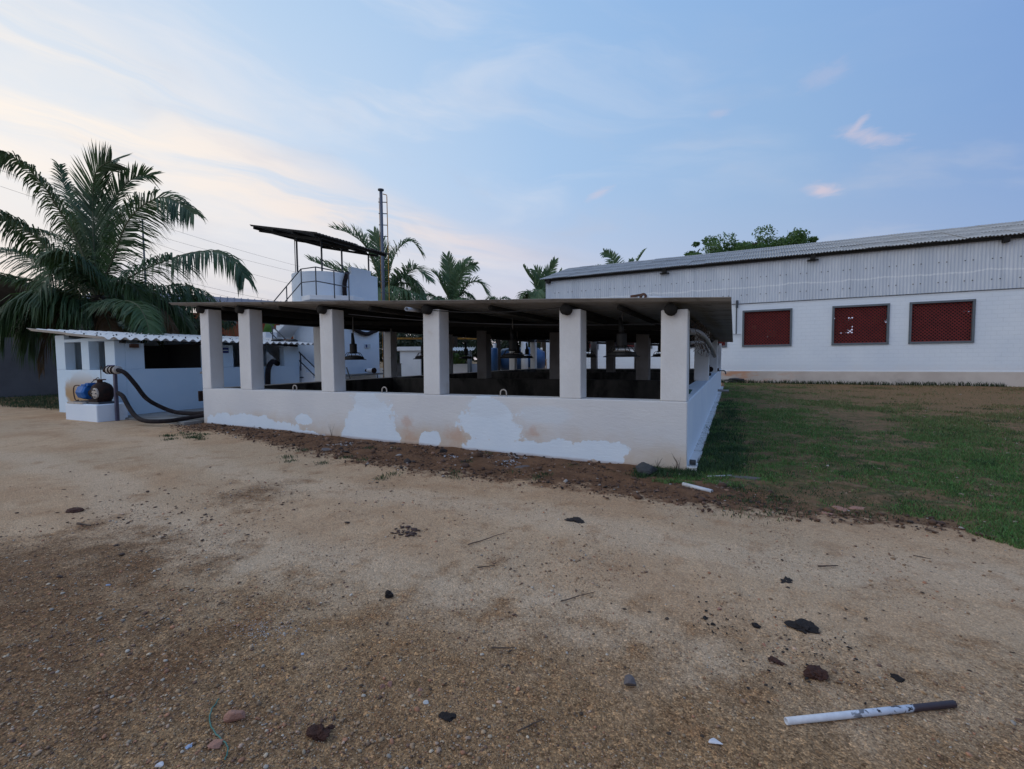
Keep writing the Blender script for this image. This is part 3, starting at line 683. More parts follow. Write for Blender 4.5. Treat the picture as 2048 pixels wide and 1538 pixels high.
# ------------------------------------------------------------------ long shed on the right
th = rad(3)
def BL(s, y, z=0): return (s, y, z)
shed = thing('long_shed', 'long white shed with corrugated upper wall and red lattice windows', 'building', (12.73, 31.18, 0))
shed.rotation_euler = (0, 0, -th)
bpy.context.view_layer.update()
def sobj(name, mb, m, parent=None, **kw):
    me_ = bpy.data.meshes.new(name); me_.from_pydata(mb.v, [], mb.f); me_.materials.append(m); me_.update()
    if kw.get('smooth'): me_.shade_smooth()
    o = bpy.data.objects.new(name, me_); col.objects.link(o); o.parent = parent or shed
    if kw.get('bevel'):
        b_ = o.modifiers.new('b', 'BEVEL'); b_.width = kw['bevel']; b_.segments = 2; b_.limit_method = 'ANGLE'
    return o
S0, S1 = -25.15, 4.0
wins = [(-23.7, -21.2), (-20.1, -17.58), (-15.65, -13.12), (-12.3, -9.72), (-7.81, -5.27), (-4.45, -1.88), (.15, 2.7)]
WZ0, WZ1 = 2.17, 4.33
wl = MB(); wl.box(S0, S1, 0, .25, .745, WZ0).box(S0, S1, 0, .25, WZ1, 4.9)
xs = [S0]+[x for ab in wins for x in ab]+[S1]
for a, b_ in zip(xs[::2], xs[1::2]): wl.box(a, b_, 0, .25, WZ0, WZ1)
sobj('wall', wl, mt['block'])
sobj('plinth', MB().box(S0-.05, S1, -.06, .3, -.6, .74), mt['plinth'], bevel=.02)
sobj('end_wall', MB().box(S0, S0+.25, .26, 10.6, -.3, 7.2), mt['block'])
# gable
sobj('gable_wall', MB().add([(S0+.01, 0.1, 7.2), (S0+.01, 10.5, 7.2), (S0+.01, 5.3, 8.75), (S0+.2, 0.1, 7.2), (S0+.2, 10.5, 7.2), (S0+.2, 5.3, 8.75)], [(0, 2, 1), (3, 4, 5), (0, 3, 5, 2), (1, 2, 5, 4)]), mt['block'])
# back wall with light openings seen through the lattices
def through(px, py, yb):      # where a sight line meets the back wall, in shed coordinates
    n_v = np.array([math.sin(th), math.cos(th), 0]); u_v = np.array([math.cos(th), -math.sin(th), 0]); q0 = np.array([12.73, 31.18, 0])+n_v*yb
    r = ray(px, py); tt = ((q0-CAM)@n_v)/(r@n_v); w_ = CAM+r*tt; return (w_-q0)@u_v, w_[2]
ops = []
for (xa, xb, ya, yb_) in ((1534, 1553, 660, 674), (1504, 1513, 651, 659), (1668, 1707, 634, 667), (1746, 1776, 631, 646), (1819, 1832, 624, 633), (1925, 1941, 622, 636), (1228, 1234, 670, 690)):
    s_a, z_b = through(xa, yb_, 10.4); s_b, z_a = through(xb, ya, 10.4); ops.append((s_a, s_b, z_b, z_a))
ops.sort()
bw = MB(); cur = S0+.3
for a, b_, z0, z1 in ops:
    bw.box(cur, a, 10.4, 10.6, 0, 7.1); bw.box(a, b_, 10.4, 10.6, 0, z0); bw.box(a, b_, 10.4, 10.6, z1, 7.1); cur = b_
bw.box(cur, S1+6, 10.4, 10.6, 0, 7.1)
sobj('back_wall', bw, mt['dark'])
Vb, Tb = [], []  # leaf clumps added behind each opening to dim its bright gap
gb = np.random.default_rng(77); ofs = 0
for a, b_, z0, z1 in ops:
    V_, T__ = leaves(((a+b_)/2, 11.2, (z0+z1)/2), ((b_-a)*.8, .5, (z1-z0)*.8), 3600, .15, gb, 30, hollow=.0)
    Vb.append(V_); Tb.append(T__+ofs); ofs += len(V_)
rear_leaf_screen = (np.concatenate(Vb), np.concatenate(Tb))
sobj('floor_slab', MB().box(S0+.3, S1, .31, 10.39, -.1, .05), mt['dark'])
# machinery silhouettes inside so the openings read broken
# cladding sheets (upper wall)
cs = sheet((0, 0, 0), (0, 0, 1), (1, 0, 0), 2.58, 1.05, .146, .018, .006, nl=1, seg=6, up=(0, -1, 0))
cme = bpy.data.meshes.new('cladding_sheet'); cme.from_pydata(cs.v, [], cs.f); cme.materials.append(mt['clad']); cme.shade_smooth()
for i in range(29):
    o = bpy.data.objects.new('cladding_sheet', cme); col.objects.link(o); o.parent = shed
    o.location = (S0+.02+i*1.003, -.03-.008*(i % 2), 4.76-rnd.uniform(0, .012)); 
bo = MB()
for i in range(28):
    x = S0+.9+i*1.003
    for z in (5.25, 6.25):
        for dx in (-.16, .14):
            bo.box(x+dx-.022, x+dx+.022, -.075, -.04, z-.02, z+.02)
sobj('fixing_bolt', bo, mt['black'])['kind'] = 'stuff'
sobj('ledge', MB().box(S0, S1, -.045, .1, 4.725, 4.755), mt['steel'])
# windows
def lattice(x0, x1, z0, z1, y, step=.165, wd=.040, dp=.03):
    mb = MB(); W_, H_ = x1-x0, z1-z0; s2 = math.sqrt(.5)
    for sg in (1, -1):
        c_ = -H_ if sg == 1 else 0; lim = W_ if sg == 1 else W_+H_
        while c_ < lim:
            # line x = c + sg*z  (z from 0..H)
            pts = []
            if sg == 1: za, zb = max(0, -c_), min(H_, W_-c_); xa, xb = c_+za, c_+zb
            else: za, zb = max(0, c_-W_), min(H_, c_); xa, xb = c_-za, c_-zb
            if zb-za > .03:
                mb.bar((x0+xa, y+(.002 if sg == 1 else 0), z0+za), (x0+xb, y+(.002 if sg == 1 else 0), z0+zb), dp, wd, up=(0, 1, 0)) if False else mb.obox(
                    ((2*x0+xa+xb)/2, y+(.003 if sg == 1 else 0), (2*z0+za+zb)/2), (sg*s2, 0, s2), (0, 1, 0), (-s2, 0, sg*s2), (zb-za)/2/s2, dp/2, wd/2)
            c_ += step
    return mb
l0 = None
for a, b_ in wins:
    f = MB(); y0, y1 = -.07, .1; fw = .10
    f.box(a, b_, y0, y1, WZ0, WZ0+fw).box(a, b_, y0, y1, WZ1-fw, WZ1).box(a, a+fw, y0+.002, y1, WZ0+fw, WZ1-fw).box(b_-fw, b_, y0+.002, y1, WZ0+fw, WZ1-fw)
    wo_ = sobj('window', f, mt['greysteel'])
    lt = sobj('lattice', lattice(a+fw, b_-fw, WZ0+fw, WZ1-fw, .08), mt['jali']); lt.parent = wo_
    sm_ = MB().box(a+fw, b_-fw, .0, .2, WZ0+fw-.02, WZ0+fw+.03); sl_ = sobj('sill', sm_, mt['jali']); sl_.parent = wo_
# roof: two rows of sheets on the near slope, ridge, far slope
pitch_a = math.atan2(1.62, 5.7); ca, sa = math.cos(pitch_a), math.sin(pitch_a)
rs_m = []
for row, (y0, L_) in enumerate(((-.42, 2.1), (1.55, 2.1), (3.5, 2.0))):
    mb = sheet((0, 0, 0), (0, ca, sa), (1, 0, 0), L_/ca+.03, 1.05, .146, .026, .008, nl=1, seg=8)
    me_ = bpy.data.meshes.new('roof_sheet'); me_.from_pydata(mb.v, [], mb.f); me_.materials.append(mt['asb_far']); me_.shade_smooth(); rs_m.append((me_, y0))
for row, (me_, y0) in enumerate(rs_m):
    for i in range(30):
        o = bpy.data.objects.new('roof_sheet', me_); col.objects.link(o); o.parent = shed
        o.location = (S0-.3+i*1.0, y0, 7.27+(y0+.42)*sa/ca+.025*row+.01*(i % 2)+rnd.uniform(-.012, .012))
sobj('ridge_cap', MB().add([(S0-.3, 5.0, 8.86), (S0-.3, 5.35, 8.98), (S0-.3, 5.8, 8.86), (S1, 5.0, 8.86), (S1, 5.35, 8.98), (S1, 5.8, 8.86)], [(0, 3, 4, 1), (1, 4, 5, 2), (0, 1, 2), (3, 5, 4)]), mt['asb_far'])
sobj('rear_roof', MB().add([(S0-.3, 5.4, 8.9), (S1, 5.4, 8.9), (S1, 11, 7.2), (S0-.3, 11, 7.2)], [(0, 1, 2, 3)]), mt['asb_far'])
sobj('eave_beam', MB().box(S0, S1, -.22, -.06, 7.12, 7.24), mt['log'])
for s_ in (-24.85, -16.81, -8.8, -.94):
    br = MB().box(s_-.12, s_+.12, -.34, -.08, 6.95, 7.2)
    if s_ > -20 and s_ < -2: br.box(s_-.27, s_+.27, -.30, -.08, 6.90, 6.95)
    sobj('bracket', br, mt['log'])
# small fittings on the wall
sobj('vent_pipe', MB().tube([(-12.62, -.12, 2.95), (-12.62, -.12, 4.55)], .035, 8).tube([(-12.6, -.12, 4.5), (-12.6, -.12, 4.95)], .07, 8), mt['steel'])
sobj('wall_pipe', MB().tube([(-13.0, -.1, 2.96), (-12.35, -.1, 2.93)], .03, 8), mt['pvc'])
mound = MB(); 
for k_ in range(3): pass

# ------------------------------------------------------------------ pump house
PX0, PX1, PY0, PY1 = -17.15, -14.19, 6.67, 12.3
ph = thing('pump_house', 'low blue white pump house with open windows and pale corrugated roof', 'building', (PX1, PY0, .2))
t1 = .23
def phz(x): return 2.13 + (PX1-x)*.085           # wall top, rising to the left
w1 = MB()
# front wall (faces the camera) with two tall openings
w1.box(PX0, PX1, PY0, PY0+t1, -.2, 1.41)
for a, b_ in ((PX0, -16.66), (-15.80, -15.42), (-14.64, PX1)): w1.box(a, b_, PY0, PY0+t1, 1.412, phz(a)-.02)
w1.box(PX0, PX1, PY0+.002, PY0+t1-.002, 2.16, 2.24)
obj('wall', w1, mt['pumpwall'], ph, bevel=.008)
w2 = MB(); w2.box(PX1-t1, PX1-.002, PY0+t1+.002, PY1, -.2, 1.42)
for a, b_ in ((PY0+t1+.002, 7.34), (8.95, 9.82), (10.2, 10.86), (11.68, PY1)): w2.box(PX1-t1, PX1-.002, a, b_, 1.422, 2.10)
obj('wall', w2, mt['pumpwall'], ph, bevel=.008)
w3 = MB().box(PX0, PX0+t1, PY0+t1+.002, PY1, -.2, 2.3).box(PX0+t1, -15.9, PY1-t1, PY1-.002, -.2, 2.2)
obj('wall', w3, mt['pumpwall'], ph)
obj('partition', MB().box(PX0+t1, PX1-t1-.01, 9.2, 9.35, -.2, 2.15), mt['dark'], ph)
obj('partition', MB().box(PX0+.8, PX0+.9, PY0+.9, 9.1, -.2, 2.1), mt['dark'], ph)
obj('floor', MB().box(PX0+t1, PX1-t1, PY0+t1, PY1-t1, -.1, .3), mt['dark'], ph)
for y in (PY0+.15, 9.3, PY1-.2):
    obj('rafter', MB().bar((PX0-.2, y, phz(PX0)+.02), (PX1+.15, y, phz(PX1)+.0), .08, .08), mt['log'], ph)
exx = Vector((1, 0, -.085)).normalized()
mb = sheet((0, 0, 0), exx, (0, 1, 0), 1.98, 1.02, .235, .035, .007, seg=10); rs_ = bpy.data.meshes.new('roof_sheet'); rs_.from_pydata(mb.v, [], mb.f); rs_.materials.append(mt['asb_white']); rs_.shade_smooth()
for i in range(2):
    for j in range(7):
        o = link('roof_sheet', rs_, ph)
        o.location = Vector((PX0-.45, PY0-.42, phz(PX0-.45)+.10))+exx*(1.85*i)+Vector((0, .94*j, .012*(1-i)+.006*(j % 2)+rnd.uniform(-.004, .004)))
for j in range(9):
    y = PY0-.1+j*.7
    for x in (-14.5, -15.6):
        pass
bl = MB()
for j in range(20):
    y = PY0-.28+.235*j*1.5
    if y < PY1: 
        for x in (-14.35, -14.95, -15.9): bl.box(x-.012, x+.012, y-.012, y+.012, phz(x)+.12, phz(x)+.158)
obj('roof_bolt', bl, mt['black'], ph)['kind'] = 'stuff'
obj('bracket', MB().box(PX1, PX1+.09, 7.0, 7.18, 1.98, 2.08), mt['rust'], ph)
# pieces lying on the pump house roof
for px, lb in ((556, 'black bundled cloth lying on the pump house roof edge'), (584, 'flat black cap lying at the end of the pump house roof')):
    p = onx(px, 680, PX1-.12)
    o = obj('bundle', MB().lathe([(0, .09), (.12, .08), (.20, .04), (.22, 0), (0, 0)], (p.x, p.y, phz(p.x)+.15), 12), mt['black'], None, smooth=True); o.scale = (1, 1, 1)
    tag(o, lb, 'bundle')
sg_ = thing('wall_sign', 'small dark blue name board on the pump house wall', 'sign', (PX1+.02, 9.55, 1.95))
obj('plate', MB().box(PX1+.001, PX1+.02, 9.36, 9.66, 1.86, 2.02), mt['signblue'], sg_); obj('band', MB().box(PX1+.021, PX1+.024, 9.42, 9.64, 1.925, 1.955), mt['sign'], sg_)
# big hose coming out of the rear opening
tag(obj('hose', MB().tube(bez([(PX1+.12, 10.9, .6), (PX1+.1, 10.95, 1.3), (PX1-.05, 11.25, 1.58), (PX1-.5, 11.8, 1.5)], 8), .085, 12), mt['hose'], None, smooth=True), 'thick dark hose looping out of the rear pump house opening', 'hose')
# concrete pad between the pump house and tank
pad = tag(obj('concrete_pad', MB().box(-14.3, TX0-.1, 6.55, 10.0, -.05, .235), mt['concrete'], None, bevel=.01), kind='structure')
plb = tag(obj('concrete_block', MB().box(-13.2, -12.5, 9.3, 9.9, .24, .45), mt['wall_blue'], None, bevel=.02), 'low blue white block at the foot of the pump house side wall', 'block')

# pump base, pump, stand pipe, hoses
pl = tag(obj('pump_plinth', MB().box(-15.08, -13.62, 5.98, 6.62, -.1, .60), mt['wall_blue'], None, bevel=.02), 'pale blue masonry block under the blue motor pump', 'plinth')
PZ = .60; pyc = 6.28
pump = thing('motor_pump', 'blue electric motor coupled to a black pump on a pale block', 'pump', (-14.4, pyc, PZ))
obj('base_frame', MB().box(-14.95, -14.35, pyc-.18, pyc+.18, PZ, PZ+.05).box(-14.3, -13.75, pyc-.2, pyc+.2, PZ, PZ+.05), mt['steel'], pump, bevel=.006)
obj('motor_body', MB().lathe([(0, -.0), (.17, .0), (.19, .03), (.20, .32), (.17, .38), (0, .38)], (-14.86, pyc, PZ+.27), 8, 'x'), mt['blue'], pump, bevel=.01)
obj('motor_fin', MB().box(-14.70, -14.52, pyc-.12, pyc+.12, PZ+.42, PZ+.47), mt['blue'], pump, bevel=.01)
obj('terminal_box', MB().box(-14.55, -14.42, pyc-.1, pyc+.1, PZ+.42, PZ+.50), mt['blue'], pump, bevel=.008)
obj('coupling', MB().lathe([(0, 0), (.10, 0), (.13, .12), (.13, .25), (0, .25)], (-14.44, pyc, PZ+.25), 14, 'x'), mt['pumpblack'], pump, smooth=False)
obj('pump_casing', MB().lathe([(0, -.17), (.20, -.16), (.25, -.08), (.26, .05), (.21, .14), (0, .16)], (-13.98, pyc, PZ+.27), 24, 'y'), mt['pumpblack'], pump, smooth=True)
obj('flange', MB().lathe([(0, -.20), (.11, -.20), (.13, -.19), (.13, -.155), (0, -.155)], (-13.92, pyc, PZ+.26), 18, 'y'), mt['castwhite'], pump)
for a in np.linspace(0, 2*math.pi, 7)[:-1]:
    obj('flange_bolt', MB().lathe([(0, -.225), (.016, -.225), (.016, -.2), (0, -.2)], (-13.92+.095*math.cos(a), pyc, PZ+.26+.095*math.sin(a)), 6, 'y'), mt['steel'], pump)
obj('outlet', MB().lathe([(.055, .0), (.055, .07), (.12, .07), (.12, .095), (0, .095)], (-14.08, pyc, PZ+.50), 16), mt['rust'], pump)
obj('guard_loop', MB().tube(bez([(-14.78, pyc-.12, PZ+.44), (-14.98, pyc-.13, PZ+.42), (-15.04, pyc-.13, PZ+.28), (-14.98, pyc-.13, PZ+.08), (-14.85, pyc-.12, PZ+.07)], 6), .013, 7), mt['rust'], pump, smooth=True)
obj('power_cable', MB().tube(bez([(-14.48, pyc, PZ+.5), (-14.6, pyc+.2, PZ+.62), (-14.75, 6.6, PZ+.5), (-14.8, 6.64, PZ+.9), (-14.7, 6.64, 1.36)], 6), .009, 6), mt['black'], pump, smooth=True)
obj('foot', MB().box(-14.2, -13.8, pyc-.2, pyc+.1, PZ+.05, PZ+.12), mt['pumpblack'], pump)
tag(obj('board', MB().box(-14.98, -14.25, pyc-.3, pyc-.22, PZ+.001, PZ+.04), mt['castwhite'], None), 'pale flat board lying on the front edge of the pump block', 'board')
sp = thing('stand_pipe', 'thin upright post carrying a strapped pale valve', 'stand pipe', (-13.5, 6.3, .2))
sx, sy = -13.52, 6.34
obj('post', MB().box(sx-.035, sx+.035, sy-.03, sy+.03, .1, 1.36), pm('post_paint', (.09, .09, .15), (.07, .06, .09), 5., .6), sp)
obj('valve_body', MB().lathe([(0, -.28), (.05, -.28), (.085, -.2), (.085, -.12), (.06, -.1), (.06, .0), (.10, .01), (.10, .05), (.07, .07), (.07, .15), (.10, .16), (.10, .2), (0, .2)], (sx-.06, sy, 1.42), 14, 'x'), mt['castwhite'], sp, smooth=True)
for dx in (-.24, -.08, .04): obj('clamp', MB().lathe([(.09, -.02), (.105, -.02), (.105, .02), (.09, .02)], (sx+dx-.03, sy, 1.42), 14, 'x'), mt['pumpblack'], sp)
obj('valve_lever', MB().bar((sx-.3, sy, 1.53), (sx-.02, sy, 1.53), .03, .02), mt['signblue'], sp)
gzl = .24
h1 = [(sx+.12, sy, 1.42), (sx+.30, sy+.1, 1.40), (-12.95, 6.75, 1.12), (-12.62, 7.3, .78), (-12.3, 7.75, .48), (-11.9, 7.9, .36), (-11.35, 7.6, .33)]
h1 = [(sx+.12, sy, 1.42)] + [tuple(ony(px, py, y)) for px, py, y in ((250, 746, 6.4), (270, 768, 6.55), (292, 796, 6.75), (318, 812, 7.0), (350, 824, 7.2), (385, 827, 7.15), (418, 825, 7.2))]
tag(obj('hose', MB().tube(bez(h1, 8), .050, 12), mt['hose'], None, smooth=True), 'dark hose curving down from the valve on the post to the tank corner', 'hose')
h2 = [tuple(ony(px, py, y)) for px, py, y in ((236, 786, 6.3), (246, 793, 6.3), (258, 815, 6.25), (272, 833, 6.2), (292, 842, 6.15), (335, 842, 6.35), (375, 836, 6.8), (416, 829, 7.1))]
tag(obj('hose', MB().tube(bez(h2, 8), .048, 12), mt['hose'], None, smooth=True), 'lower hose from the pump flange sagging to the ground before the tank corner', 'hose')
cl = thing('corner_clamp', 'dark metal clamp on the tank corner', 'clamp', (TX0-.06, TY0-.02, .9))
obj('plate', MB().box(TX0-.10, TX0-.05, TY0-.05, TY0+.04, .68, .92), mt['pumpblack'], cl, bevel=.01)
obj('bolt', MB().box(TX0-.13, TX0-.10, TY0-.03, TY0+.01, .75, .83), mt['rust'], cl)

# ------------------------------------------------------------------ round tower with stair and canopy
TXR, TYC, TR, TYE = -14.3, 15.0, 1.3, 16.72
TXC = TXR-TR
tower = thing('water_tower', 'white tower with curved front, straight side wall and raised stepped parapet', 'tower', (TXC, TYC, .2))
def foot(off):      # footprint, counter-clockwise from the rear of the right side wall
    r_ = TR+off; pts = [(TXC-r_, TYE+off)]+[(TXC-r_*math.cos(a), TYC-r_*math.sin(a)) for a in np.linspace(0, math.pi, 49)]+[(TXC+r_, 15.13), (TXC+r_, 16.31), (TXC+r_, TYE+off)]
    return pts
fo_, fi_ = foot(0), foot(-.15)
hts = [5.12]*(len(fo_)-3)+[5.44, 5.25, 5.12]
mb = MB(); n_ = len(fo_)
for i in range(n_):
    a, c = i, (i+1) % n_
    z = 5.12 if i < n_-3 else hts[i-(n_-3)+(n_-3)] if False else {n_-3: 5.44, n_-2: 5.25, n_-1: 5.12}.get(i, 5.12)
    o_ = len(mb.v)
    for q_ in (a, c):
        mb.v += [(*fo_[q_], -.3), (*fo_[q_], z), (*fi_[q_], z), (*fi_[q_], 3.9)]
    mb.f += [(o_, o_+4, o_+5, o_+1), (o_+1, o_+5, o_+6, o_+2), (o_+2, o_+6, o_+7, o_+3), (o_+1, o_+2, o_+3, o_), (o_+4, o_+7, o_+6, o_+5)]
obj('wall', mb, mt['wall_blue'], tower)
obj('floor_slab', MB().add([(*p_, 4.0) for p_ in foot(-.14)], [tuple(range(n_))]), mt['concrete'], tower)
def towxy(px, off=0):
    lo = None
    x, y = TXR+off, onx(px, 600, TXR+off).y
    if y >= TYC: return x, y
    r = ray(px, 600); best = None
    # circle hit, nearest to the camera
    d2 = r[:2]/np.linalg.norm(r[:2]); oc = -np.array([TXC, TYC]); b_ = oc@d2; c_ = oc@oc-(TR+off)**2; disc = b_*b_-c_
    tt = -b_-math.sqrt(max(disc, 0)); return d2[0]*tt, d2[1]*tt
# landing slab in front
YL0, YL1 = 12.95, 14.4
def xat(px, Y, py=600): return ony(px, py, Y).x
lx0, lx1 = xat(603, YL0), xat(703, 13.6)
zl = ony(650, 589, YL0).z
ld = MB(); P4 = [(lx0, YL0), (xat(628, YL0-.05), YL0-.25), (lx1, YL0+.75), (lx1-.1, YL1), (lx0, YL1)]
n4 = len(P4)
ld.add([(x, y, zl-.17) for x, y in P4]+[(x, y, zl) for x, y in P4], [tuple(range(n4))[::-1], tuple(range(n4, 2*n4))]+[(i, (i+1) % n4, n4+(i+1) % n4, n4+i) for i in range(n4)])
obj('landing', ld, mt['white'], tower, bevel=.01)
# stair: lower flight up to a left landing, upper flight back to the landing
YA0, YA1 = 12.42, 12.92; YB0, YB1 = 12.98, 13.85
def ramp_flight(xa, za, xb, zb, y0, y1, n, m, name, th_=.16):
    mb = MB()
    for i in range(n):
        x0, x1 = xa+(xb-xa)*i/n, xa+(xb-xa)*(i+1)/n; z1 = za+(zb-za)*(i+1)/n; z0 = za+(zb-za)*i/n
        lo0, lo1 = z0-th_, z0+(zb-za)/n-th_
        lo, hi = min(x0, x1), max(x0, x1)
        a, b_ = (x0, lo0), (x1, lo1)
        mb.add([(a[0], y0, a[1]), (b_[0], y0, b_[1]), (b_[0], y0, z1), (a[0], y0, z1), (a[0], y1, a[1]), (b_[0], y1, b_[1]), (b_[0], y1, z1), (a[0], y1, z1)],
               [(0, 1, 2, 3), (7, 6, 5, 4), (0, 4, 5, 1), (3, 2, 6, 7), (0, 3, 7, 4), (1, 5, 6, 2)])
    return obj(name, mb, m, stair_)
stair_ = thing('stair', 'white dog leg concrete stair with dark metal handrails beside the tower', 'stairs', (-15, 12.7, .2))
la = ony(545, 672, YB0); lb_ = ony(604, 606, YB0)
ramp_flight(la.x, la.z+.12, lb_.x+.1, zl-.18, YB0, YB1, 8, mt['white'], 'upper_flight')
g0 = ony(640, 762, YA0)
ramp_flight(g0.x, .75, la.x, la.z+.12, YA0, YA1, 9, mt['white'], 'lower_flight', .5)
obj('landing', MB().box(la.x-.8, la.x, YA0, YB1, la.z-.08, la.z+.12), mt['white'], stair_, bevel=.01)
obj('landing_pier', MB().box(la.x-.7, la.x-.45, YA0+.2, YB1-.2, -.2, la.z-.08), mt['white'], stair_)
obj('base_block', MB().box(g0.x-1.2, g0.x+.25, YA0-.1, YB1, -.2, .75), mt['wall_blue'], stair_)
def rail(parent, pts_top, drop, posts, r=.022):
    top = [Vector(p) for p in pts_top]
    obj('handrail', MB().tube(top, r, 7), mt['steel'], parent)
    obj('mid_rail', MB().tube([p-Vector((0, 0, drop*.5)) for p in top], r*.9, 7), mt['steel'], parent)
    for p in posts:
        p = Vector(p); obj('post', MB().tube([p, p-Vector((0, 0, drop))], r, 7), mt['steel'], parent)
# lower handrail
ra, rb = ony(540, 648, YA0), ony(634, 739, YA0)
rail(stair_, [ra, rb], .62, [ra.lerp(rb, u) for u in (.05, .35, .66, .99)])
# upper handrail on the tower side
ua, ub, uc, ud = ony(545, 606, YB0), ony(602, 538, YB0), ony(631, 534, YB0-.25), ony(697, 547, 13.5)
rail(stair_, [ua, ub, uc, ud], 1.0, [ua.lerp(ub, .5), ub, uc, uc.lerp(ud, .55), ud])
# canopy
can = thing('canopy', 'tilted dark corrugated canopy on thin posts over the tower', 'canopy', (-15.2, 14.5, 4.9))
CA, CB = Vector((-17., 12.6, 6.83)), Vector((-13.49, 12.6, 6.12))
cdirn = (CB-CA).normalized(); CL = (CB-CA).length
mb = sheet((0, 0, 0), cdirn, (0, 1, 0), CL, 1.04, .15, .024, .008, seg=8)
me_ = bpy.data.meshes.new('roof_sheet'); me_.from_pydata(mb.v, [], mb.f); me_.materials.append(mt['asb_dark']); me_.shade_smooth()
for j in range(4):
    o = link('roof_sheet', me_, can); o.location = CA+Vector((rnd.uniform(-.06, .06), j*.98, .008*(j % 2)))
for u in (.06, .35, .65, .95):
    p = CA+(CB-CA)*u
    obj('purlin', MB().bar(p+Vector((0, .05, -.07)), p+Vector((0, 3.95, -.07)), .06, .09), mt['log'], can)
for y in (.35, 2.0, 3.4):
    obj('rafter', MB().bar(CA+Vector((.15, y, -.15)), CB+Vector((-.15, y, -.15)), .06, .09), mt['log'], can)
for (px, pt, pb) in ((597, 480, 556), (593, 482, 556), (646, 489, 541), (686, 505, 545), (739, 512, 540)):
    bx, by = towxy(px, -.08)
    zt = CA.z+(CB.z-CA.z)*(bx-CA.x)/(CB.x-CA.x)-.1
    obj('post', MB().tube([(bx, by, 4.3), (bx, by, zt)], .035 if px != 593 else .015, 8), mt['steel'], can)
# black hose down the tower
def towpt(px, py, off=.06):
    x, y = towxy(px, off); return (x, y, onx(px, py, x).z)
hz = bez([towpt(697, 545, .1), towpt(690, 568, .12), towpt(691, 600, .1), towpt(697, 630, .08), towpt(702, 650, .08), towpt(716, 663, .10), towpt(733, 668, .09), towpt(745, 663, .06), towpt(752, 661, .06)], 6)
tag(obj('hose', MB().tube(hz, .085, 10), mt['hose'], None, smooth=True), 'black hose running down the tower face and curling to the right', 'hose')
p = Vector(towpt(733, 692, .03))
nb = thing('notice_board', 'tiny pale enamel plate on the tower wall', 'sign', p)
obj('plate', MB().box(p.x-.012, p.x+.012, p.y-.16, p.y+.16, p.z-.08, p.z+.08), mt['sign'], nb)
obj('mark', MB().box(p.x+.013, p.x+.018, p.y-.13, p.y-.05, p.z-.06, p.z+.06), mt['signblue'], nb)
# small white pump on a ledge
p = onx(742, 741, TXR+.45)
lp = thing('small_pump', 'small white motor pump on a narrow shelf by the tower', 'pump', p)
obj('motor_body', MB().lathe([(0, -.18), (.09, -.18), (.10, -.15), (.10, .1), (.08, .12), (0, .12)], p, 12, 'x'), mt['white'], lp, smooth=True)
obj('fan_cover', MB().lathe([(0, .12), (.11, .12), (.12, .2), (.08, .24), (0, .24)], p, 12, 'x'), mt['pumpblack'], lp)
obj('end_cap', MB().lathe([(0, -.28), (.06, -.28), (.07, -.18), (0, -.18)], p, 10, 'x'), mt['pumpblack'], lp)
q0, q1 = onx(704, 746, TXR+.3), onx(760, 745, TXR+.3)
tag(obj('shelf', MB().box(TXR+.01, TXR+.65, q0.y-.3, q1.y+.1, p.z-.18, p.z-.12), mt['concrete'], None), 'narrow pale ledge carrying the small white pump', 'ledge')
tag(obj('pipe', MB().tube([tuple(ony(600, 755, 12.38)), tuple(ony(690, 752, 13.)), tuple(onx(755, 748, TXR+.3)), tuple(onx(755, 756, TXR+.3))], .02, 7), mt['steel']), 'thin dark pipe running along the foot of the tower', 'pipe')
tag(obj('iron_bar', MB().tube([tuple(ony(693, 735, 12.3)), tuple(ony(700, 757, 12.2))], .025, 6), mt['steel']), 'short dark bar leaning near the tower foot', 'bar')
# chimney with ladder
cb = at(768, 640, 24); ct = at(763.5, 384, 24); ct.x, ct.y = cb.x-.02, cb.y
chm = thing('vent_stack', 'tall thin grey steel stack with a yellow edged ladder', 'stack', (cb.x, cb.y, .1))
ctz = at(764, 384, 24).z
obj('stack_pipe', MB().tube([(cb.x, cb.y, 0), (cb.x, cb.y, ctz)], .078, 12), pm('stack_paint', (.11, .13, .17), (.09, .10, .14), 2., .6), chm, smooth=True)
obj('rim', MB().lathe([(0, .06), (.15, .06), (.15, .0), (.08, -.03)], (cb.x, cb.y, ctz-.05), 14), mt['steel'], chm)
ld_ = Vector((RR[0], RR[1], 0)).normalized()
ladder = obj('ladder', MB().tube([Vector((cb.x, cb.y, 0))+ld_*.29, Vector((cb.x, cb.y, ctz-.35))+ld_*.29, Vector((cb.x, cb.y, ctz-.27))+ld_*.28, Vector((cb.x, cb.y, ctz-.22))+ld_*.1], .022, 7), mt['yellow'], chm)
obj('ladder_rail', MB().tube([Vector((cb.x, cb.y, 0))-ld_*.10, Vector((cb.x, cb.y, ctz-.4))-ld_*.10], .012, 7), mt['yellow'], chm)
z = .5
while z < ctz-.3:
    rg = obj('rung', MB().tube([Vector((cb.x, cb.y, z))-ld_*.14, Vector((cb.x, cb.y, z-.02))+ld_*.29], .022, 6), mt['steel'], chm); z += .56

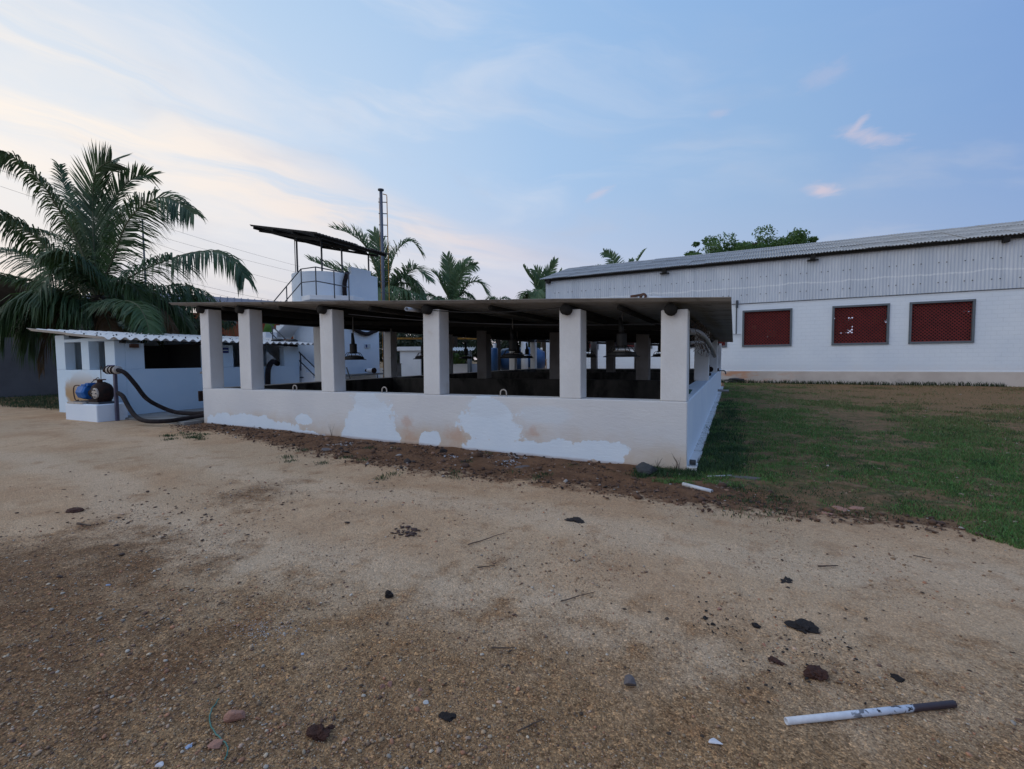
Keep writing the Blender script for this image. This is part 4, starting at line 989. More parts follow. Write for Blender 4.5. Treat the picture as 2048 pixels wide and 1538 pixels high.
# ------------------------------------------------------------------ foliage builders
def frond(name, parent, pts, m, nl=62, ll=.8, droop=.5, wd=.022, start=.12, r0=.035, vee=.25, seed=0, fwd=.45, spread=0.):
    nl = int(nl*1.9); ll = ll*1.25; wd = wd*(.95 if wd < .027 else 1.15); r_ = random.Random(seed); C_ = bez(pts, 8); Lc = [0]
    for a, b_ in zip(C_, C_[1:]): Lc.append(Lc[-1]+(b_-a).length)
    tot_ = Lc[-1]
    def samp(u):
        s_ = u*tot_
        for i in range(len(C_)-1):
            if Lc[i+1] >= s_:
                f_ = (s_-Lc[i])/max(1e-6, Lc[i+1]-Lc[i]); return C_[i].lerp(C_[i+1], f_), (C_[i+1]-C_[i]).normalized()
        return C_[-1], (C_[-1]-C_[-2]).normalized()
    mbr = MB().tube(C_, [r0*(1-.85*i/(len(C_)-1)) for i in range(len(C_))], 5)
    nr_ = len(mbr.f); mb = MB(); up = Vector((0, 0, 1))
    T0 = samp(.5)[1]
    ref = T0.cross(up)
    if ref.length < .35: ref = Vector((RR[0], RR[1], 0))
    ref.normalize()
    for i in range(nl):
        u = start+(1-start)*(i+.5)/nl; p, T = samp(u)
        S = ref - T*ref.dot(T); S.normalize()
        if spread:
            S2 = T.cross(Vector(FW)); S2.normalize(); S2 = S2 if S2.dot(S) > 0 else -S2; S = S.lerp(S2, spread).normalized()
        N = S.cross(T)
        if N.z < -.2: N = -N
        for sd in (1, -1):
            if r_.random() < .04: continue
            L = ll*min(1, .45+2.2*(u-start))*(1-.62*max(0, u-.45)**1.3/.55**1.3)*r_.uniform(.85, 1.1)
            if r_.random() < .12: L *= r_.uniform(.4, .8)
            dvec = (S*sd*r_.uniform(.75, 1.05)+T*(fwd+.6*u+r_.uniform(-.12, .12))+N*vee*r_.uniform(.4, 1.4)+Vector((r_.uniform(-.08, .08),)*3)).normalized()
            dr = droop*r_.uniform(.7, 1.35); o_ = len(mb.v)
            wv = (T - dvec*T.dot(dvec)); wv.normalize(); wv = (wv+N*r_.uniform(-.5, .5)).normalized()
            for k_, (uu, ww) in enumerate(((0, .6), (.35, 1), (.72, .8))):
                q_ = p+dvec*L*uu*(1-.15*dr*uu)-up*dr*L*uu**2.2
                mb.v.append(tuple(q_+wv*wd*ww)); mb.v.append(tuple(q_-wv*wd*ww))
            mb.v.append(tuple(p+dvec*L*(1-.22*dr)-up*dr*L))
            mb.f += [(o_, o_+1, o_+3, o_+2), (o_+2, o_+3, o_+5, o_+4), (o_+4, o_+5, o_+6)]
    fo = obj(name, mb, m, parent)
    me_ = fo.data; 
    st = obj('stalk', mbr, mt['rachis'], fo); st.matrix_parent_inverse = Matrix.Identity(4)
    st.matrix_parent_inverse = (Matrix.Translation(-Vector(parent.location))).inverted() @ Matrix.Translation(-Vector(parent.location))
    return fo
def palm(label, base, crown, r_tr, fr, m, group=None, seed=1, auto=8, al=3.2, ll=.75, wd=.022, skirt=True):
    P = thing('palm_tree', label, 'palm', base, group)
    base = Vector(base); crown = Vector(crown)
    mid = base.lerp(crown, .5)+Vector((.12, .05, 0))
    pts = bez([base-Vector((0, 0, .3)), mid, crown+Vector((0, 0, .15))], 10)
    obj('trunk', MB().tube(pts, [r_tr*(1.15-.35*i/(len(pts)-1))*(1+.05*(i % 2)) for i in range(len(pts))], 12), mt['bark'], P, smooth=True)
    for i, (pp, lf, dr, kw) in enumerate(fr):
        frond('frond', P, [crown+Vector((0, 0, .1))]+pp, m, ll=lf, droop=dr, wd=wd, seed=seed*50+i, **kw)
    r_ = random.Random(seed)
    for i in range(auto):
        a = 2*math.pi*(i+r_.random()*.6)/auto; e = r_.uniform(-.15, .9); L = al*r_.uniform(.8, 1.1)
        h = Vector((math.cos(a), math.sin(a), 0))
        p1 = crown+h*L*.4*math.cos(e)+Vector((0, 0, L*(.45*math.sin(e)+.12))); p2 = crown+h*L*.75*math.cos(e*.8)+Vector((0, 0, L*(.45*math.sin(e)))); p3 = crown+h*L*math.cos(e*.6)+Vector((0, 0, L*(.2*math.sin(e)-.35)))
        frond('frond', P, [crown, p1, p2, p3], m, nl=44, ll=ll, droop=.7, wd=wd, seed=seed*70+i)
    return P
def tree(label, x, y, h, radii, n, size, m, seed, clumps=26, cat='tree', group=None, z0=.1):
    T_r = thing('broadleaf_tree', label, cat, (x, y, z0), group); r_ = random.Random(seed); g_ = np.random.default_rng(seed)
    c = Vector((x, y, h-radii[2]))
    obj('trunk', MB().tube(bez([(x, y, z0-.3), (x+.1, y, (h-radii[2])*.5), tuple(c)], 6), [max(.06, .028*h*(1-.5*i/12)) for i in range(13)], 9), mt['bark'], T_r, smooth=True)
    for k_ in range(6):
        a = k_*1.05+r_.random(); e = c+Vector((math.cos(a)*radii[0]*.7, math.sin(a)*radii[1]*.7, radii[2]*r_.uniform(-.1, .7)))
        obj('limb', MB().tube(bez([c-Vector((0, 0, radii[2]*.6)), c.lerp(e, .5)+Vector((0, 0, .1)), e], 5), [.010*h*(1-.8*i/10)+.01 for i in range(11)], 6), mt['bark'], T_r)
    V, T = leaves(c, radii, int(n*1.5), size, g_, int(clumps*1.5), hollow=.2)
    mesh_np('crown', V, T, m, T_r)
    return T_r

# ------------------------------------------------------------------ the big palm on the left
def Q(px, py, d): return at(px, py, d)
bp = at(196, 600, 17.5); bgz = .25
D0 = 17.5
FR = [
 ([Q(156, 484, 17.2), Q(112, 410, 16.8), Q(80, 362, 16.5), Q(38, 322, 16.2), Q(0, 306, 16)], 1.0, .75, dict(nl=78, fwd=.35, vee=.2, spread=.6)),
 ([Q(188, 490, 17.6), Q(186, 405, 17.8), Q(190, 350, 17.6), Q(212, 326, 17.3), Q(238, 318, 17.)], 1.3, .05, dict(nl=84, vee=.1, fwd=.95, start=.10, spread=.5)),
 ([Q(200, 500, 18), Q(219, 415, 18), Q(245, 376, 18), Q(275, 352, 18), Q(306, 350, 18)], 1.05, .15, dict(nl=70, vee=.5, fwd=.75, spread=.6)),
 ([Q(232, 500, 17), Q(254, 445, 16.7), Q(290, 408, 16.4), Q(335, 395, 16.2), Q(388, 428, 16)], 1.1, .6, dict(nl=84, vee=.3, fwd=.5, spread=.6)),
 ([Q(250, 560, 17), Q(300, 534, 16.5), Q(372, 508, 16), Q(430, 503, 15.7), Q(468, 522, 15.6), Q(490, 556, 15.5)], 1.05, .8, dict(nl=88, vee=.25, fwd=.5, spread=.3)),
 ([Q(270, 588, 18), Q(330, 572, 18.2), Q(400, 580, 18.4), Q(450, 630, 18.4)], 1.35, 1.0, dict(nl=70)),
 ([Q(224, 612, 16.5), Q(252, 602, 15.6), Q(276, 612, 15), Q(292, 638, 14.7), Q(300, 672, 14.5)], .95, .55, dict(nl=64, fwd=.25)),
 ([Q(196, 570, 17), Q(176, 545, 16.4), Q(152, 521, 16), Q(120, 505, 15.7), Q(90, 506, 15.5)], 1.1, .9, dict(nl=72)),
 ([Q(150, 548, 17.5), Q(104, 503, 17.2), Q(52, 460, 16.8), Q(0, 430, 16.5), Q(-50, 420, 16.3)], 1.05, .8, dict(nl=80, vee=.25, spread=.6)),
 ([Q(150, 560, 18), Q(100, 534, 18), Q(42, 508, 18), Q(0, 500, 18), Q(-30, 520, 18)], 1.0, .7, dict(nl=66, spread=.5)),
 ([Q(140, 588, 17), Q(80, 566, 16.6), Q(20, 553, 16.3), Q(-40, 545, 16)], .9, .5, dict(nl=56)),
 ([Q(160, 600, 16.8), Q(104, 586, 16.2), Q(50, 588, 15.8), Q(15, 620, 15.5), Q(2, 665, 15.4)], 1.25, 1.0, dict(nl=84)),
 ([Q(160, 608, 17.2), Q(110, 600, 17), Q(75, 628, 16.8), Q(60, 680, 16.7)], 1.25, 1.0, dict(nl=70)),
 ([Q(180, 620, 17.0), Q(150, 618, 16.6), Q(130, 650, 16.5), Q(122, 690, 16.5)], 1.0, .9, dict(nl=60)),
 ([Q(240, 600, 18.5), Q(300, 590, 18.8), Q(350, 612, 19), Q(385, 670, 19)], 1.3, 1.0, dict(nl=70)),
 ([Q(170, 500, 18.5), Q(150, 420, 18.8), Q(128, 370, 19), Q(118, 330, 19)], 1.0, .35, dict(nl=60, fwd=.8)),
 ([Q(215, 530, 18.5), Q(222, 470, 18.8), Q(240, 430, 19), Q(270, 400, 19.3)], .9, .5, dict(nl=60, fwd=.8)),
 ([Q(175, 560, 18.8), Q(140, 500, 19.2), Q(100, 465, 19.6), Q(60, 455, 20)], .9, .7, dict(nl=56)),
]
palm('large coconut palm with drooping fronds behind the pump house', (bp.x, bp.y, bgz), bp, .24, FR, mt['frond'], seed=3, auto=4, al=2.6, ll=.9, wd=.026)
mt['dryleaf'] = leafmat('dry_palm_leaf', (.16, .095, .045), (.10, .06, .03), .2)
bigp = [o for o in bpy.data.objects if o.get('label', '').startswith('large coconut')][0]
for i, pts_ in enumerate(([Q(150, 612, 17), Q(110, 640, 16.8), Q(88, 700, 16.7), Q(84, 740, 16.7)], [Q(215, 640, 17.2), Q(222, 670, 17), Q(215, 720, 17)], [Q(240, 600, 17.8), Q(300, 606, 17.8), Q(338, 640, 17.8), Q(350, 680, 17.8)])):
    fo = frond('frond', bigp, [bp]+pts_, mt['dryleaf'], nl=34, ll=.6, droop=1., wd=.026, seed=900+i); fo['label'] = 'dead brown hanging frond'
# palms behind the tank
FP = [([Q(735, 500, 30), Q(700, 468, 30), Q(668, 458, 30)], 1.25, .15, dict(nl=46, vee=.7)), ([Q(745, 520, 30), Q(727, 487, 29.8), Q(706, 455, 29.7)], .7, .1, dict(nl=44, fwd=1.2)),
      ([Q(765, 520, 30.5), Q(755, 480, 30.5), Q(748, 465, 30.5)], 1.2, .1, dict(nl=40, fwd=1.)), ([Q(735, 560, 31), Q(670, 540, 31), Q(618, 520, 31)], 1.3, .2, dict(nl=46, vee=.8)),
      ([Q(780, 540, 30), Q(795, 500, 30), Q(822, 482, 30), Q(842, 505, 30)], 1.1, .45, dict(nl=46, vee=.5)), ([Q(790, 570, 30), Q(812, 548, 29.5), Q(834, 538, 29.2), Q(856, 560, 29)], 1.2, .3, dict(nl=48, vee=.5)),
      ([Q(790, 590, 29), Q(806, 582, 28.5), Q(836, 590, 28.3), Q(856, 625, 28.2)], 1.1, .7, dict(nl=48)), ([Q(750, 560, 31), Q(720, 545, 31), Q(690, 560, 31), Q(670, 600, 31)], 1.1, .7, dict(nl=48))]
c2 = at(768, 590, 30)
palm('bushy palm rising behind the tower and the steel stack', (c2.x, c2.y, .1), c2, .2, FP, mt['frond2'], seed=5, auto=10, al=3.0, ll=1.0, wd=.028)
FP = [([Q(902, 570, 34), Q(899, 540, 34), Q(894, 512, 34)], 1.1, .1, dict(nl=50, fwd=1.1)), ([Q(918, 560, 34), Q(932, 535, 34), Q(952, 530, 34)], 1.0, .35, dict(nl=44, vee=.6)), ([Q(920, 590, 33.5), Q(940, 566, 33.3), Q(960, 566, 33.2), Q(972, 585, 33)], 1.15, .4, dict(nl=44, vee=.5)),
      ([Q(885, 575, 34), Q(876, 555, 34), Q(866, 545, 34)], 1.1, .2, dict(nl=42, vee=.6)), ([Q(880, 600, 34), Q(862, 590, 34), Q(845, 595, 34)], 1.1, .4, dict(nl=40)), ([Q(912, 560, 35), Q(922, 532, 35), Q(940, 518, 35)], .9, .2, dict(nl=40, fwd=.9))]
c3 = at(905, 612, 34)
palm('short palm with one upright frond standing behind the tank middle', (c3.x, c3.y, .1), c3, .2, FP, mt['frond2'], seed=6, auto=7, al=2.4, ll=.9, wd=.03)
FP = [([Q(1070, 570, 40), Q(1055, 548, 40), Q(1046, 532, 40)], .8, .2, dict(nl=40, vee=.8)), ([Q(1090, 560, 40), Q(1102, 538, 40), Q(1110, 520, 40)], .9, .1, dict(nl=40, vee=.8, fwd=.8)), ([Q(1080, 560, 40), Q(1074, 545, 40), Q(1070, 540, 40)], 1.2, .1, dict(nl=36, fwd=1.)),
      ([Q(1065, 590, 39.5), Q(1052, 585, 39.3), Q(1042, 600, 39.3)], 1.2, .5, dict(nl=36)), ([Q(1105, 570, 40.5), Q(1118, 550, 40.5), Q(1124, 538, 40.5)], .6, .2, dict(nl=30, vee=.6))]
c4 = at(1083, 608, 40)
palm('palm crowded against the near end of the long shed', (c4.x, c4.y, .1), c4, .22, FP, mt['frond2'], seed=8, auto=8, al=2.6, ll=1., wd=.035)
FP = [([Q(1235, 545, 50), Q(1224, 515, 50), Q(1208, 504, 50)], 1.3, .3, dict(nl=44, vee=.6)), ([Q(1262, 545, 50), Q(1280, 515, 50), Q(1290, 500, 50)], 1.1, .3, dict(nl=44, vee=.6)), ([Q(1225, 555, 50), Q(1200, 538, 50), Q(1188, 535, 50)], 1.1, .2, dict(nl=36, vee=.8)),
      ([Q(1258, 550, 50), Q(1262, 530, 50), Q(1262, 520, 50)], 1.0, .2, dict(nl=36, fwd=.9))]
c5 = at(1245, 585, 50)
palm('distant palm tops showing above the long shed roof', (c5.x, c5.y, .1), c5, .22, FP, mt['frond2'], seed=9, auto=5, al=2.4, ll=1.1, wd=.04)
FP = [([Q(985, 598, 30), Q(968, 603, 30), Q(955, 625, 30)], .8, .6, dict(nl=40)), ([Q(1000, 600, 30), Q(1018, 598, 30), Q(1032, 612, 30)], .8, .6, dict(nl=40)), ([Q(990, 605, 30), Q(988, 598, 30), Q(984, 596, 30)], .5, .3, dict(nl=30))]
c6 = at(992, 640, 30)
palm('low young palm just peeping over the tank roof', (c6.x, c6.y, .1), c6, .16, FP, mt['frond2'], seed=12, auto=8, al=2.0, ll=.7, wd=.026)

# broadleaf trees
rb_ = thing('bush', 'dark leaf clumps added outside the rear openings of the long shed to dim them', 'bush', (12.73, 31.18, 0)); rb_.rotation_euler = (0, 0, -th)
ro_ = mesh_np('foliage', rear_leaf_screen[0], rear_leaf_screen[1], mt['leafdark']); ro_.parent = rb_; ro_['kind'] = 'stuff'
def treeat(label, px, top, d, rad_, n, size, m, seed, clumps=26, group=None):
    p = at(px, top, d); return tree(label, p.x, p.y, p.z+rad_[2]*.3, rad_, n, size, m, seed, clumps, group=group)
treeat('leafy tree with two domes above the shed roof', 1458, 472, 52, (4.2, 3., 3.8), 7000, .17, mt['leafmid'], 21, 30)
treeat('rounder tree beside it with the highest crown over the shed', 1552, 462, 54, (5.0, 3.4, 4.), 8400, .18, mt['leafmid'], 22, 36)
treeat('sprig of foliage poking up at the lowest part of the shed roof line', 1388, 494, 56, (1.5, 1.5, 2.4), 1400, .17, mt['leafmid'], 23, 10)
treeat('low lighter foliage trailing off along the roof on the right of the domes', 1612, 484, 53, (2.3, 2, 2.6), 2400, .17, mt['leafmid'], 24, 14)
for i, (px, top, d, rx, rz) in enumerate(((-40, 600, 27, 4, 2.6), (60, 618, 26, 3.6, 2.2), (150, 600, 28, 3.4, 2.6), (250, 606, 26, 3.4, 2.6), (350, 612, 28, 3.2, 2.4), (-160, 560, 28, 5, 3.5))):
    treeat(('dense dark tree at the far edge beside the compound wall', 'dark tree above the compound wall', 'dark tree filling the gap under the palm crown', 'dark tree behind the middle of the pump house roof', 'dark tree between pump house and blue roofed shed', 'tall dark tree outside the left edge')[i],
           px, top, d, (rx, 2.6, rz), 7000, .20, mt['leafdark'], 40+i, 30, group='dark trees behind the pump house')
# low scrub behind the tank, seen under its roof
def bush(label, px, top, d, r_, n, m, seed, size=.14):
    p = at(px, top, d); B = thing('bush', label, 'bush', (p.x, p.y, .1)); g_ = np.random.default_rng(seed)
    V, T = leaves((p.x, p.y, max(.6, p.z/2)), (r_, r_*.8, max(.6, p.z/2)), n, size, g_, 22, hollow=.1); mesh_np('foliage', V, T, m, B)
    obj('stem', MB().tube([(p.x, p.y, 0), (p.x+.1, p.y, max(.6, p.z/2))], .05, 6), mt['bark'], B)
bush('dark bush behind the white slab roofed hut', 812, 640, 40, 2.6, 3800, mt['leafdark'], 61)
bush('dark bush between the hut and the round lamp', 905, 645, 40, 2.6, 3800, mt['leafdark'], 62)
bush('dark hedge mass closing the yard behind the hut', 790, 628, 46, 4.2, 5200, mt['leafdark'], 71, .2)
bush('dark hedge mass behind the lean to', 880, 632, 48, 4.2, 5200, mt['leafdark'], 72, .2)
bush('dark hedge mass behind the upright tank', 965, 636, 50, 4.4, 5200, mt['leafdark'], 73, .2)
bush('dark hedge mass by the near end of the long shed', 1060, 640, 52, 4.4, 5200, mt['leafdark'], 74, .2)
bush('green bush growing in front of the rear low wall', 905, 695, 30, .9, 1300, mt['leafmid'], 63, .10)
bush('dark bush behind the blue tank', 1010, 650, 46, 3.2, 4200, mt['leafdark'], 64)
bush('dark bush behind the yellow beam', 1085, 655, 50, 3.4, 4200, mt['leafdark'], 65)
bush('leafy bush under the tank roof behind the tower side', 700, 640, 44, 3.4, 3600, mt['leafdark'], 66)
bush('dark leafy bush over the rear of the pump house roof', 468, 662, 19, 1.3, 2200, mt['leafdark'], 67, .10)
# banana leaves by the stair
bn_ = thing('banana_plant', 'bright green banana leaves left of the tower stair', 'plant', at(530, 700, 20.5))
for i, (x0, y0, x1, y1, x2, y2) in enumerate(((522, 676, 532, 655, 548, 648), (522, 684, 535, 668, 546, 664), (520, 670, 508, 655, 500, 660), (530, 686, 540, 674, 552, 680), (515, 690, 505, 678, 498, 690))):
    pts = bez([at(x0, y0, 20.4), at(x1, y1, 20.2), at(x2, y2, 20)], 6); mb = MB()
    for k_, p in enumerate(pts):
        wd_ = .24*math.sin(math.pi*min(.97, (k_+.6)/len(pts))); mb.v += [tuple(p+Vector((0, 0, wd_))+ld_*.04), tuple(p), tuple(p-Vector((0, 0, wd_))+ld_*.03)]
    for k_ in range(len(pts)-1): a = 3*k_; mb.f += [(a, a+3, a+4, a+1), (a+1, a+4, a+5, a+2)]
    obj('leaf', mb, mt['banana'], bn_)
p = at(526, 690, 20.4); obj('stem', MB().tube([(p.x, p.y, 0), tuple(p)], .10, 8), mt['banana'], bn_, smooth=True)

ds = thing('dark_shed', 'dark open shed roof behind the palm at the far left', 'building', at(-60, 600, 24))
e0, e1 = at(-260, 478, 20), at(330, 640, 27)
dd_ = (e1-e0); dh = Vector((dd_.x, dd_.y, 0)).normalized(); nb_ = Vector((-dh.y, dh.x, 0))
for i in range(22):
    a = e0.lerp(e1, i/22); b_ = e0.lerp(e1, (i+1.04)/22); tp_ = Vector((0, 0, .012*(i % 2))); dn_ = nb_*5+Vector((0, 0, -1.4))
    obj('roof_sheet', MB().add([a+tp_, b_+tp_, b_+dn_+tp_, a+dn_+tp_, a+tp_-Vector((0, 0, .03)), b_+tp_-Vector((0, 0, .03)), b_+dn_+tp_-Vector((0, 0, .03)), a+dn_+tp_-Vector((0, 0, .03))], [(0, 1, 2, 3), (7, 6, 5, 4), (0, 4, 5, 1), (2, 6, 7, 3), (1, 5, 6, 2), (0, 3, 7, 4)]), mt['asb_dark'], ds)
obj('fascia', MB().bar(e0-Vector((0, 0, .12)), e1-Vector((0, 0, .12)), .06, .2), mt['log'], ds)
for i in range(7):
    a = e0.lerp(e1, (i+.3)/7); obj('post', MB().tube([(a.x+nb_.x*.1, a.y+nb_.y*.1, 0), (a.x+nb_.x*.1, a.y+nb_.y*.1, a.z-.1)], .07, 8), mt['log'], ds)
obj('back_wall', MB().add([tuple(e0+nb_*4.5)[:2]+(0,), tuple(e1+nb_*4.5)[:2]+(0,), tuple(e1+nb_*4.5)[:2]+(e1.z-1.3,), tuple(e0+nb_*4.5)[:2]+(e0.z-1.3,)], [(0, 1, 2, 3)]), mt['dark'], ds)

# ------------------------------------------------------------------ far sheds and yard things seen through the tank
a0, a1 = at(380, 592, 34), at(640, 612, 38)
bs = thing('blue_roofed_shed', 'far shed with dark blue roof and terracotta wall', 'building', (a0.x, a0.y, 0))
dv = (a1-a0); dv.z = 0; nn_ = Vector((-dv.y, dv.x, 0)).normalized()
if nn_.y < 0: nn_ = -nn_
A_, B_ = a0-dv.normalized()*6, a1+dv.normalized()*2; A_.z = a0.z+.75; B_.z = a1.z+.5
ze = at(455, 628, 33).z
rf = MB().add([A_+nn_*4, B_+nn_*4, B_-nn_*.5+Vector((0, 0, -1.3)), A_-nn_*.5+Vector((0, 0, -1.3)), A_+nn_*4-Vector((0, 0, .08)), B_+nn_*4-Vector((0, 0, .08)), B_-nn_*.5+Vector((0, 0, -1.38)), A_-nn_*.5+Vector((0, 0, -1.38))],
              [(0, 1, 2, 3), (7, 6, 5, 4), (0, 4, 5, 1), (2, 6, 7, 3), (1, 5, 6, 2), (0, 3, 7, 4)])
obj('roof', rf, mt['blueroof'], bs)
for u in np.linspace(.02, .98, 34):
    s_ = (A_+(B_-A_)*float(u)); obj('roof_rib', MB().bar(s_+nn_*3.95+Vector((0, 0, .03)), s_-nn_*.45+Vector((0, 0, -1.27)), .07, .05), mt['blueroof'], bs)
wa, wb = A_.copy(), B_.copy(); wa.z = wb.z = 0
hA = min(A_.z, B_.z)-1.35
obj('wall', MB().obox((wa+wb)/2+Vector((0, 0, hA/2)), dv.normalized(), nn_, (0, 0, 1), (wb-wa).length/2, .12, hA/2), mt['brick'], bs)
# white slab hut
def hut(name, label, pxa, pxb, ytop, ybot, d, wm_, rm_, cat='hut', slab=9):
    a, b_ = at(pxa, ytop, d), at(pxb, ytop, d*1.0); hb = thing(name, label, cat, (a.x, a.y, .1))
    u_ = (b_-a); u_.z = 0; L_ = u_.length; u_.normalize(); n_v = Vector((-u_.y, u_.x, 0)); c_ = (a+b_)/2+n_v*1.2
    zt = a.z; obj('roof', MB().obox((c_.x, c_.y, zt-.12), u_, n_v, (0, 0, 1), L_/2+.3, 1.5, .12), rm_, hb, bevel=.01)
    return hb, u_, n_v, a, b_, zt
hb, u_, n_v, a, b_, zt = hut('slab_hut', 'white flat roofed hut with dark doorway behind the tank', 786, 842, 694, 0, 29, mt['white'], mt['white'])
w0, w1_ = at(801, 720, 29), at(842, 720, 29); c_ = (w0+w1_)/2
obj('wall', MB().obox((c_.x, c_.y, zt/2-.12), u_, n_v, (0, 0, 1), (w1_-w0).length/2, .12, zt/2-.12), mt['white'], hb)
obj('back_wall', MB().obox(((a+b_)/2+n_v*2.3+Vector((0, 0, -zt/2-.1))), u_, n_v, (0, 0, 1), (b_-a).length/2+.2, .1, zt/2-.12), mt['dark'], hb)
p = at(793, 755, 27); brl = thing('barrel', 'dark ribbed barrel standing by the white hut', 'barrel', (p.x, p.y, .1))
zb = at(793, 728, 27).z
obj('body', MB().lathe([(0, 0), (.27, 0), (.29, .3), (.28, .32), (.29, .6), (.28, .62), (.28, zb-.1), (0, zb-.1)], (p.x, p.y, .1), 16), mt['barrel'], brl)
obj('lid', MB().lathe([(0, .03), (.3, .03), (.3, 0)], (p.x, p.y, zb), 16), mt['barrel'], brl)
# rear lean-to with corrugated edge
a, b_ = at(893, 701, 28), at(937, 700, 28)
lt_ = thing('lean_to', 'low white lean-to with corrugated roof edge behind the tank', 'building', (a.x, a.y, .1)); u_ = (b_-a); u_.z = 0; u_.normalize(); n_v = Vector((-u_.y, u_.x, 0))
mb = sheet((0, 0, 0), (n_v+Vector((0, 0, .12))).normalized(), u_, 1.9, 2.6, .16, .03, .01, seg=8)
for f_ in (0,): 
    o = obj('roof_sheet', mb, mt['asb_white'], lt_); o.location = a-u_*1.0
c_ = (a+b_)/2+n_v*1.5
obj('wall', MB().obox((c_.x, c_.y, .55), u_, n_v, (0, 0, 1), 1.5, .1, .75), mt['white'], lt_)
obj('side_wall', MB().obox(((b_+n_v*.75).x, (b_+n_v*.75).y, a.z/2), u_, n_v, (0, 0, 1), .08, .75, a.z/2-.05), mt['greysteel'], lt_)
# low white garden wall behind
a, b_ = at(640, 740, 31), at(1130, 737, 36); u_ = (b_-a); u_.z = 0; L_ = u_.length; u_.normalize(); n_v = Vector((-u_.y, u_.x, 0))
lw = thing('low_wall', 'low white wall running across the yard behind the tank', 'wall', (a.x, a.y, .1))
obj('wall', MB().obox(((a+b_)/2).to_tuple()[:2]+(.45,), u_, n_v, (0, 0, 1), L_/2, .1, .6), mt['white'], lw)
# tanks
p = at(986, 710, 28); bt = thing('upright_tank', 'upright slim blue tank with white neck', 'tank', (p.x, p.y, .1)); zt = at(986, 696, 28).z
obj('body', MB().lathe([(0, 0), (.3, 0), (.3, zt-.15), (.27, zt-.1), (0, zt-.08)], (p.x, p.y, .1), 20), mt['bluetank'], bt, smooth=True)
obj('cap', MB().lathe([(.1, 0), (.1, .28), (0, .28)], (p.x+.12, p.y, zt-.02), 12), mt['white'], bt)
p = at(1045, 722, 31); ht = thing('blue_boat_tank', 'large glossy blue covered tank lying behind the tank columns', 'tank', (p.x, p.y, .1)); zt = at(1045, 694, 31).z
mb = MB().lathe([(0, -1.35), (.55, -1.33), (.85, -1.15), (.95, -.6), (.97, .3), (.9, .9), (.62, 1.25), (0, 1.3)], (0, 0, 0), 22, 'x')
o = obj('body', mb, mt['bluetank'], ht, smooth=True); o.location = (p.x, p.y, zt-.86); o.rotation_euler = (0, 0, yaw); o.scale = (1.15, 1, .88)
obj('saddle', MB().box(p.x-.9, p.x-.6, p.y-.6, p.y+.6, -.1, zt-1.3).box(p.x+.6, p.x+.9, p.y-.6, p.y+.6, -.1, zt-1.3), mt['concrete'], ht)
pl_ = at(1049, 700, 30); tag(obj('white_post', MB().tube([(pl_.x, pl_.y, 0), (pl_.x, pl_.y, 2.9)], .22, 12), mt['white'], smooth=True), 'plain white post before the blue tank', 'post')
# yellow hoist beam with trolley
g_a, g_b = at(770, 677, 33), at(1110, 677, 37)
hst = thing('hoist_beam', 'yellow overhead hoist beam with trolley crossing the yard', 'crane', (g_a.x, g_a.y, 0))
obj('beam', MB().bar(g_a, g_b, .14, .12), mt['yellow'], hst)
t0_, t1_ = at(1064, 683, 36.5), at(1098, 683, 36.8)
obj('trolley', MB().bar(t0_, t1_, .16, .12).bar(at(1069, 678, 36.5), at(1075, 682, 36.5), .1, .2), mt['yellow'], hst)
obj('hook_rope', MB().tube([at(1083, 684, 36.6), at(1083, 696, 36.6)], .02, 5), mt['cable'], hst)
obj('hook', MB().lathe([(0, -.1), (.07, -.1), (.09, 0), (.07, .1), (0, .1)], at(1083, 698, 36.6), 10), mt['white'], hst)
for px in (772, 1112):
    p = at(px, 677, 33 if px < 900 else 37); obj('leg', MB().bar((p.x, p.y, 0), (p.x, p.y, p.z-.06), .14), mt['yellow'], hst)
s0 = at(1086, 719, 33); stl = thing('stool', 'small yellow stool standing in the rear yard', 'stool', (s0.x, s0.y, .1)); 
obj('seat', MB().box(s0.x-.22, s0.x+.22, s0.y-.2, s0.y+.2, s0.z-.05, s0.z), mt['yellow'], stl)
for dx in (-.17, .17):
    for dy in (-.15, .15): obj('leg', MB().box(s0.x+dx-.03, s0.x+dx+.03, s0.y+dy-.03, s0.y+dy+.03, .05, s0.z-.051), mt['yellow'], stl)
obj('stretcher', MB().box(s0.x-.14, s0.x+.14, s0.y-.17, s0.y-.13, s0.z-.3, s0.z-.25), mt['yellow'], stl)
# compound wall on the left
cw = thing('compound_wall', 'long dark concrete block compound wall with piers', 'wall', at(60, 790, 19))
wa, wb = at(-420, 760, 15.5), at(205, 760, 21.5); wa.z = wb.z = 0; u_ = (wb-wa).normalized(); n_v = Vector((-u_.y, u_.x, 0)); L_ = (wb-wa).length
obj('wall', MB().obox((wa+wb)/2+Vector((0, 0, 1.15)), u_, n_v, (0, 0, 1), L_/2, .09, 1.5), mt['compound'], cw)
for i in range(6):
    p = wb-u_*(3.2*i+3.7); obj('pier', MB().obox(p+Vector((0, 0, 1.2)), u_, n_v, (0, 0, 1), .16, .17, 1.6), mt['compound'], cw, bevel=.01)
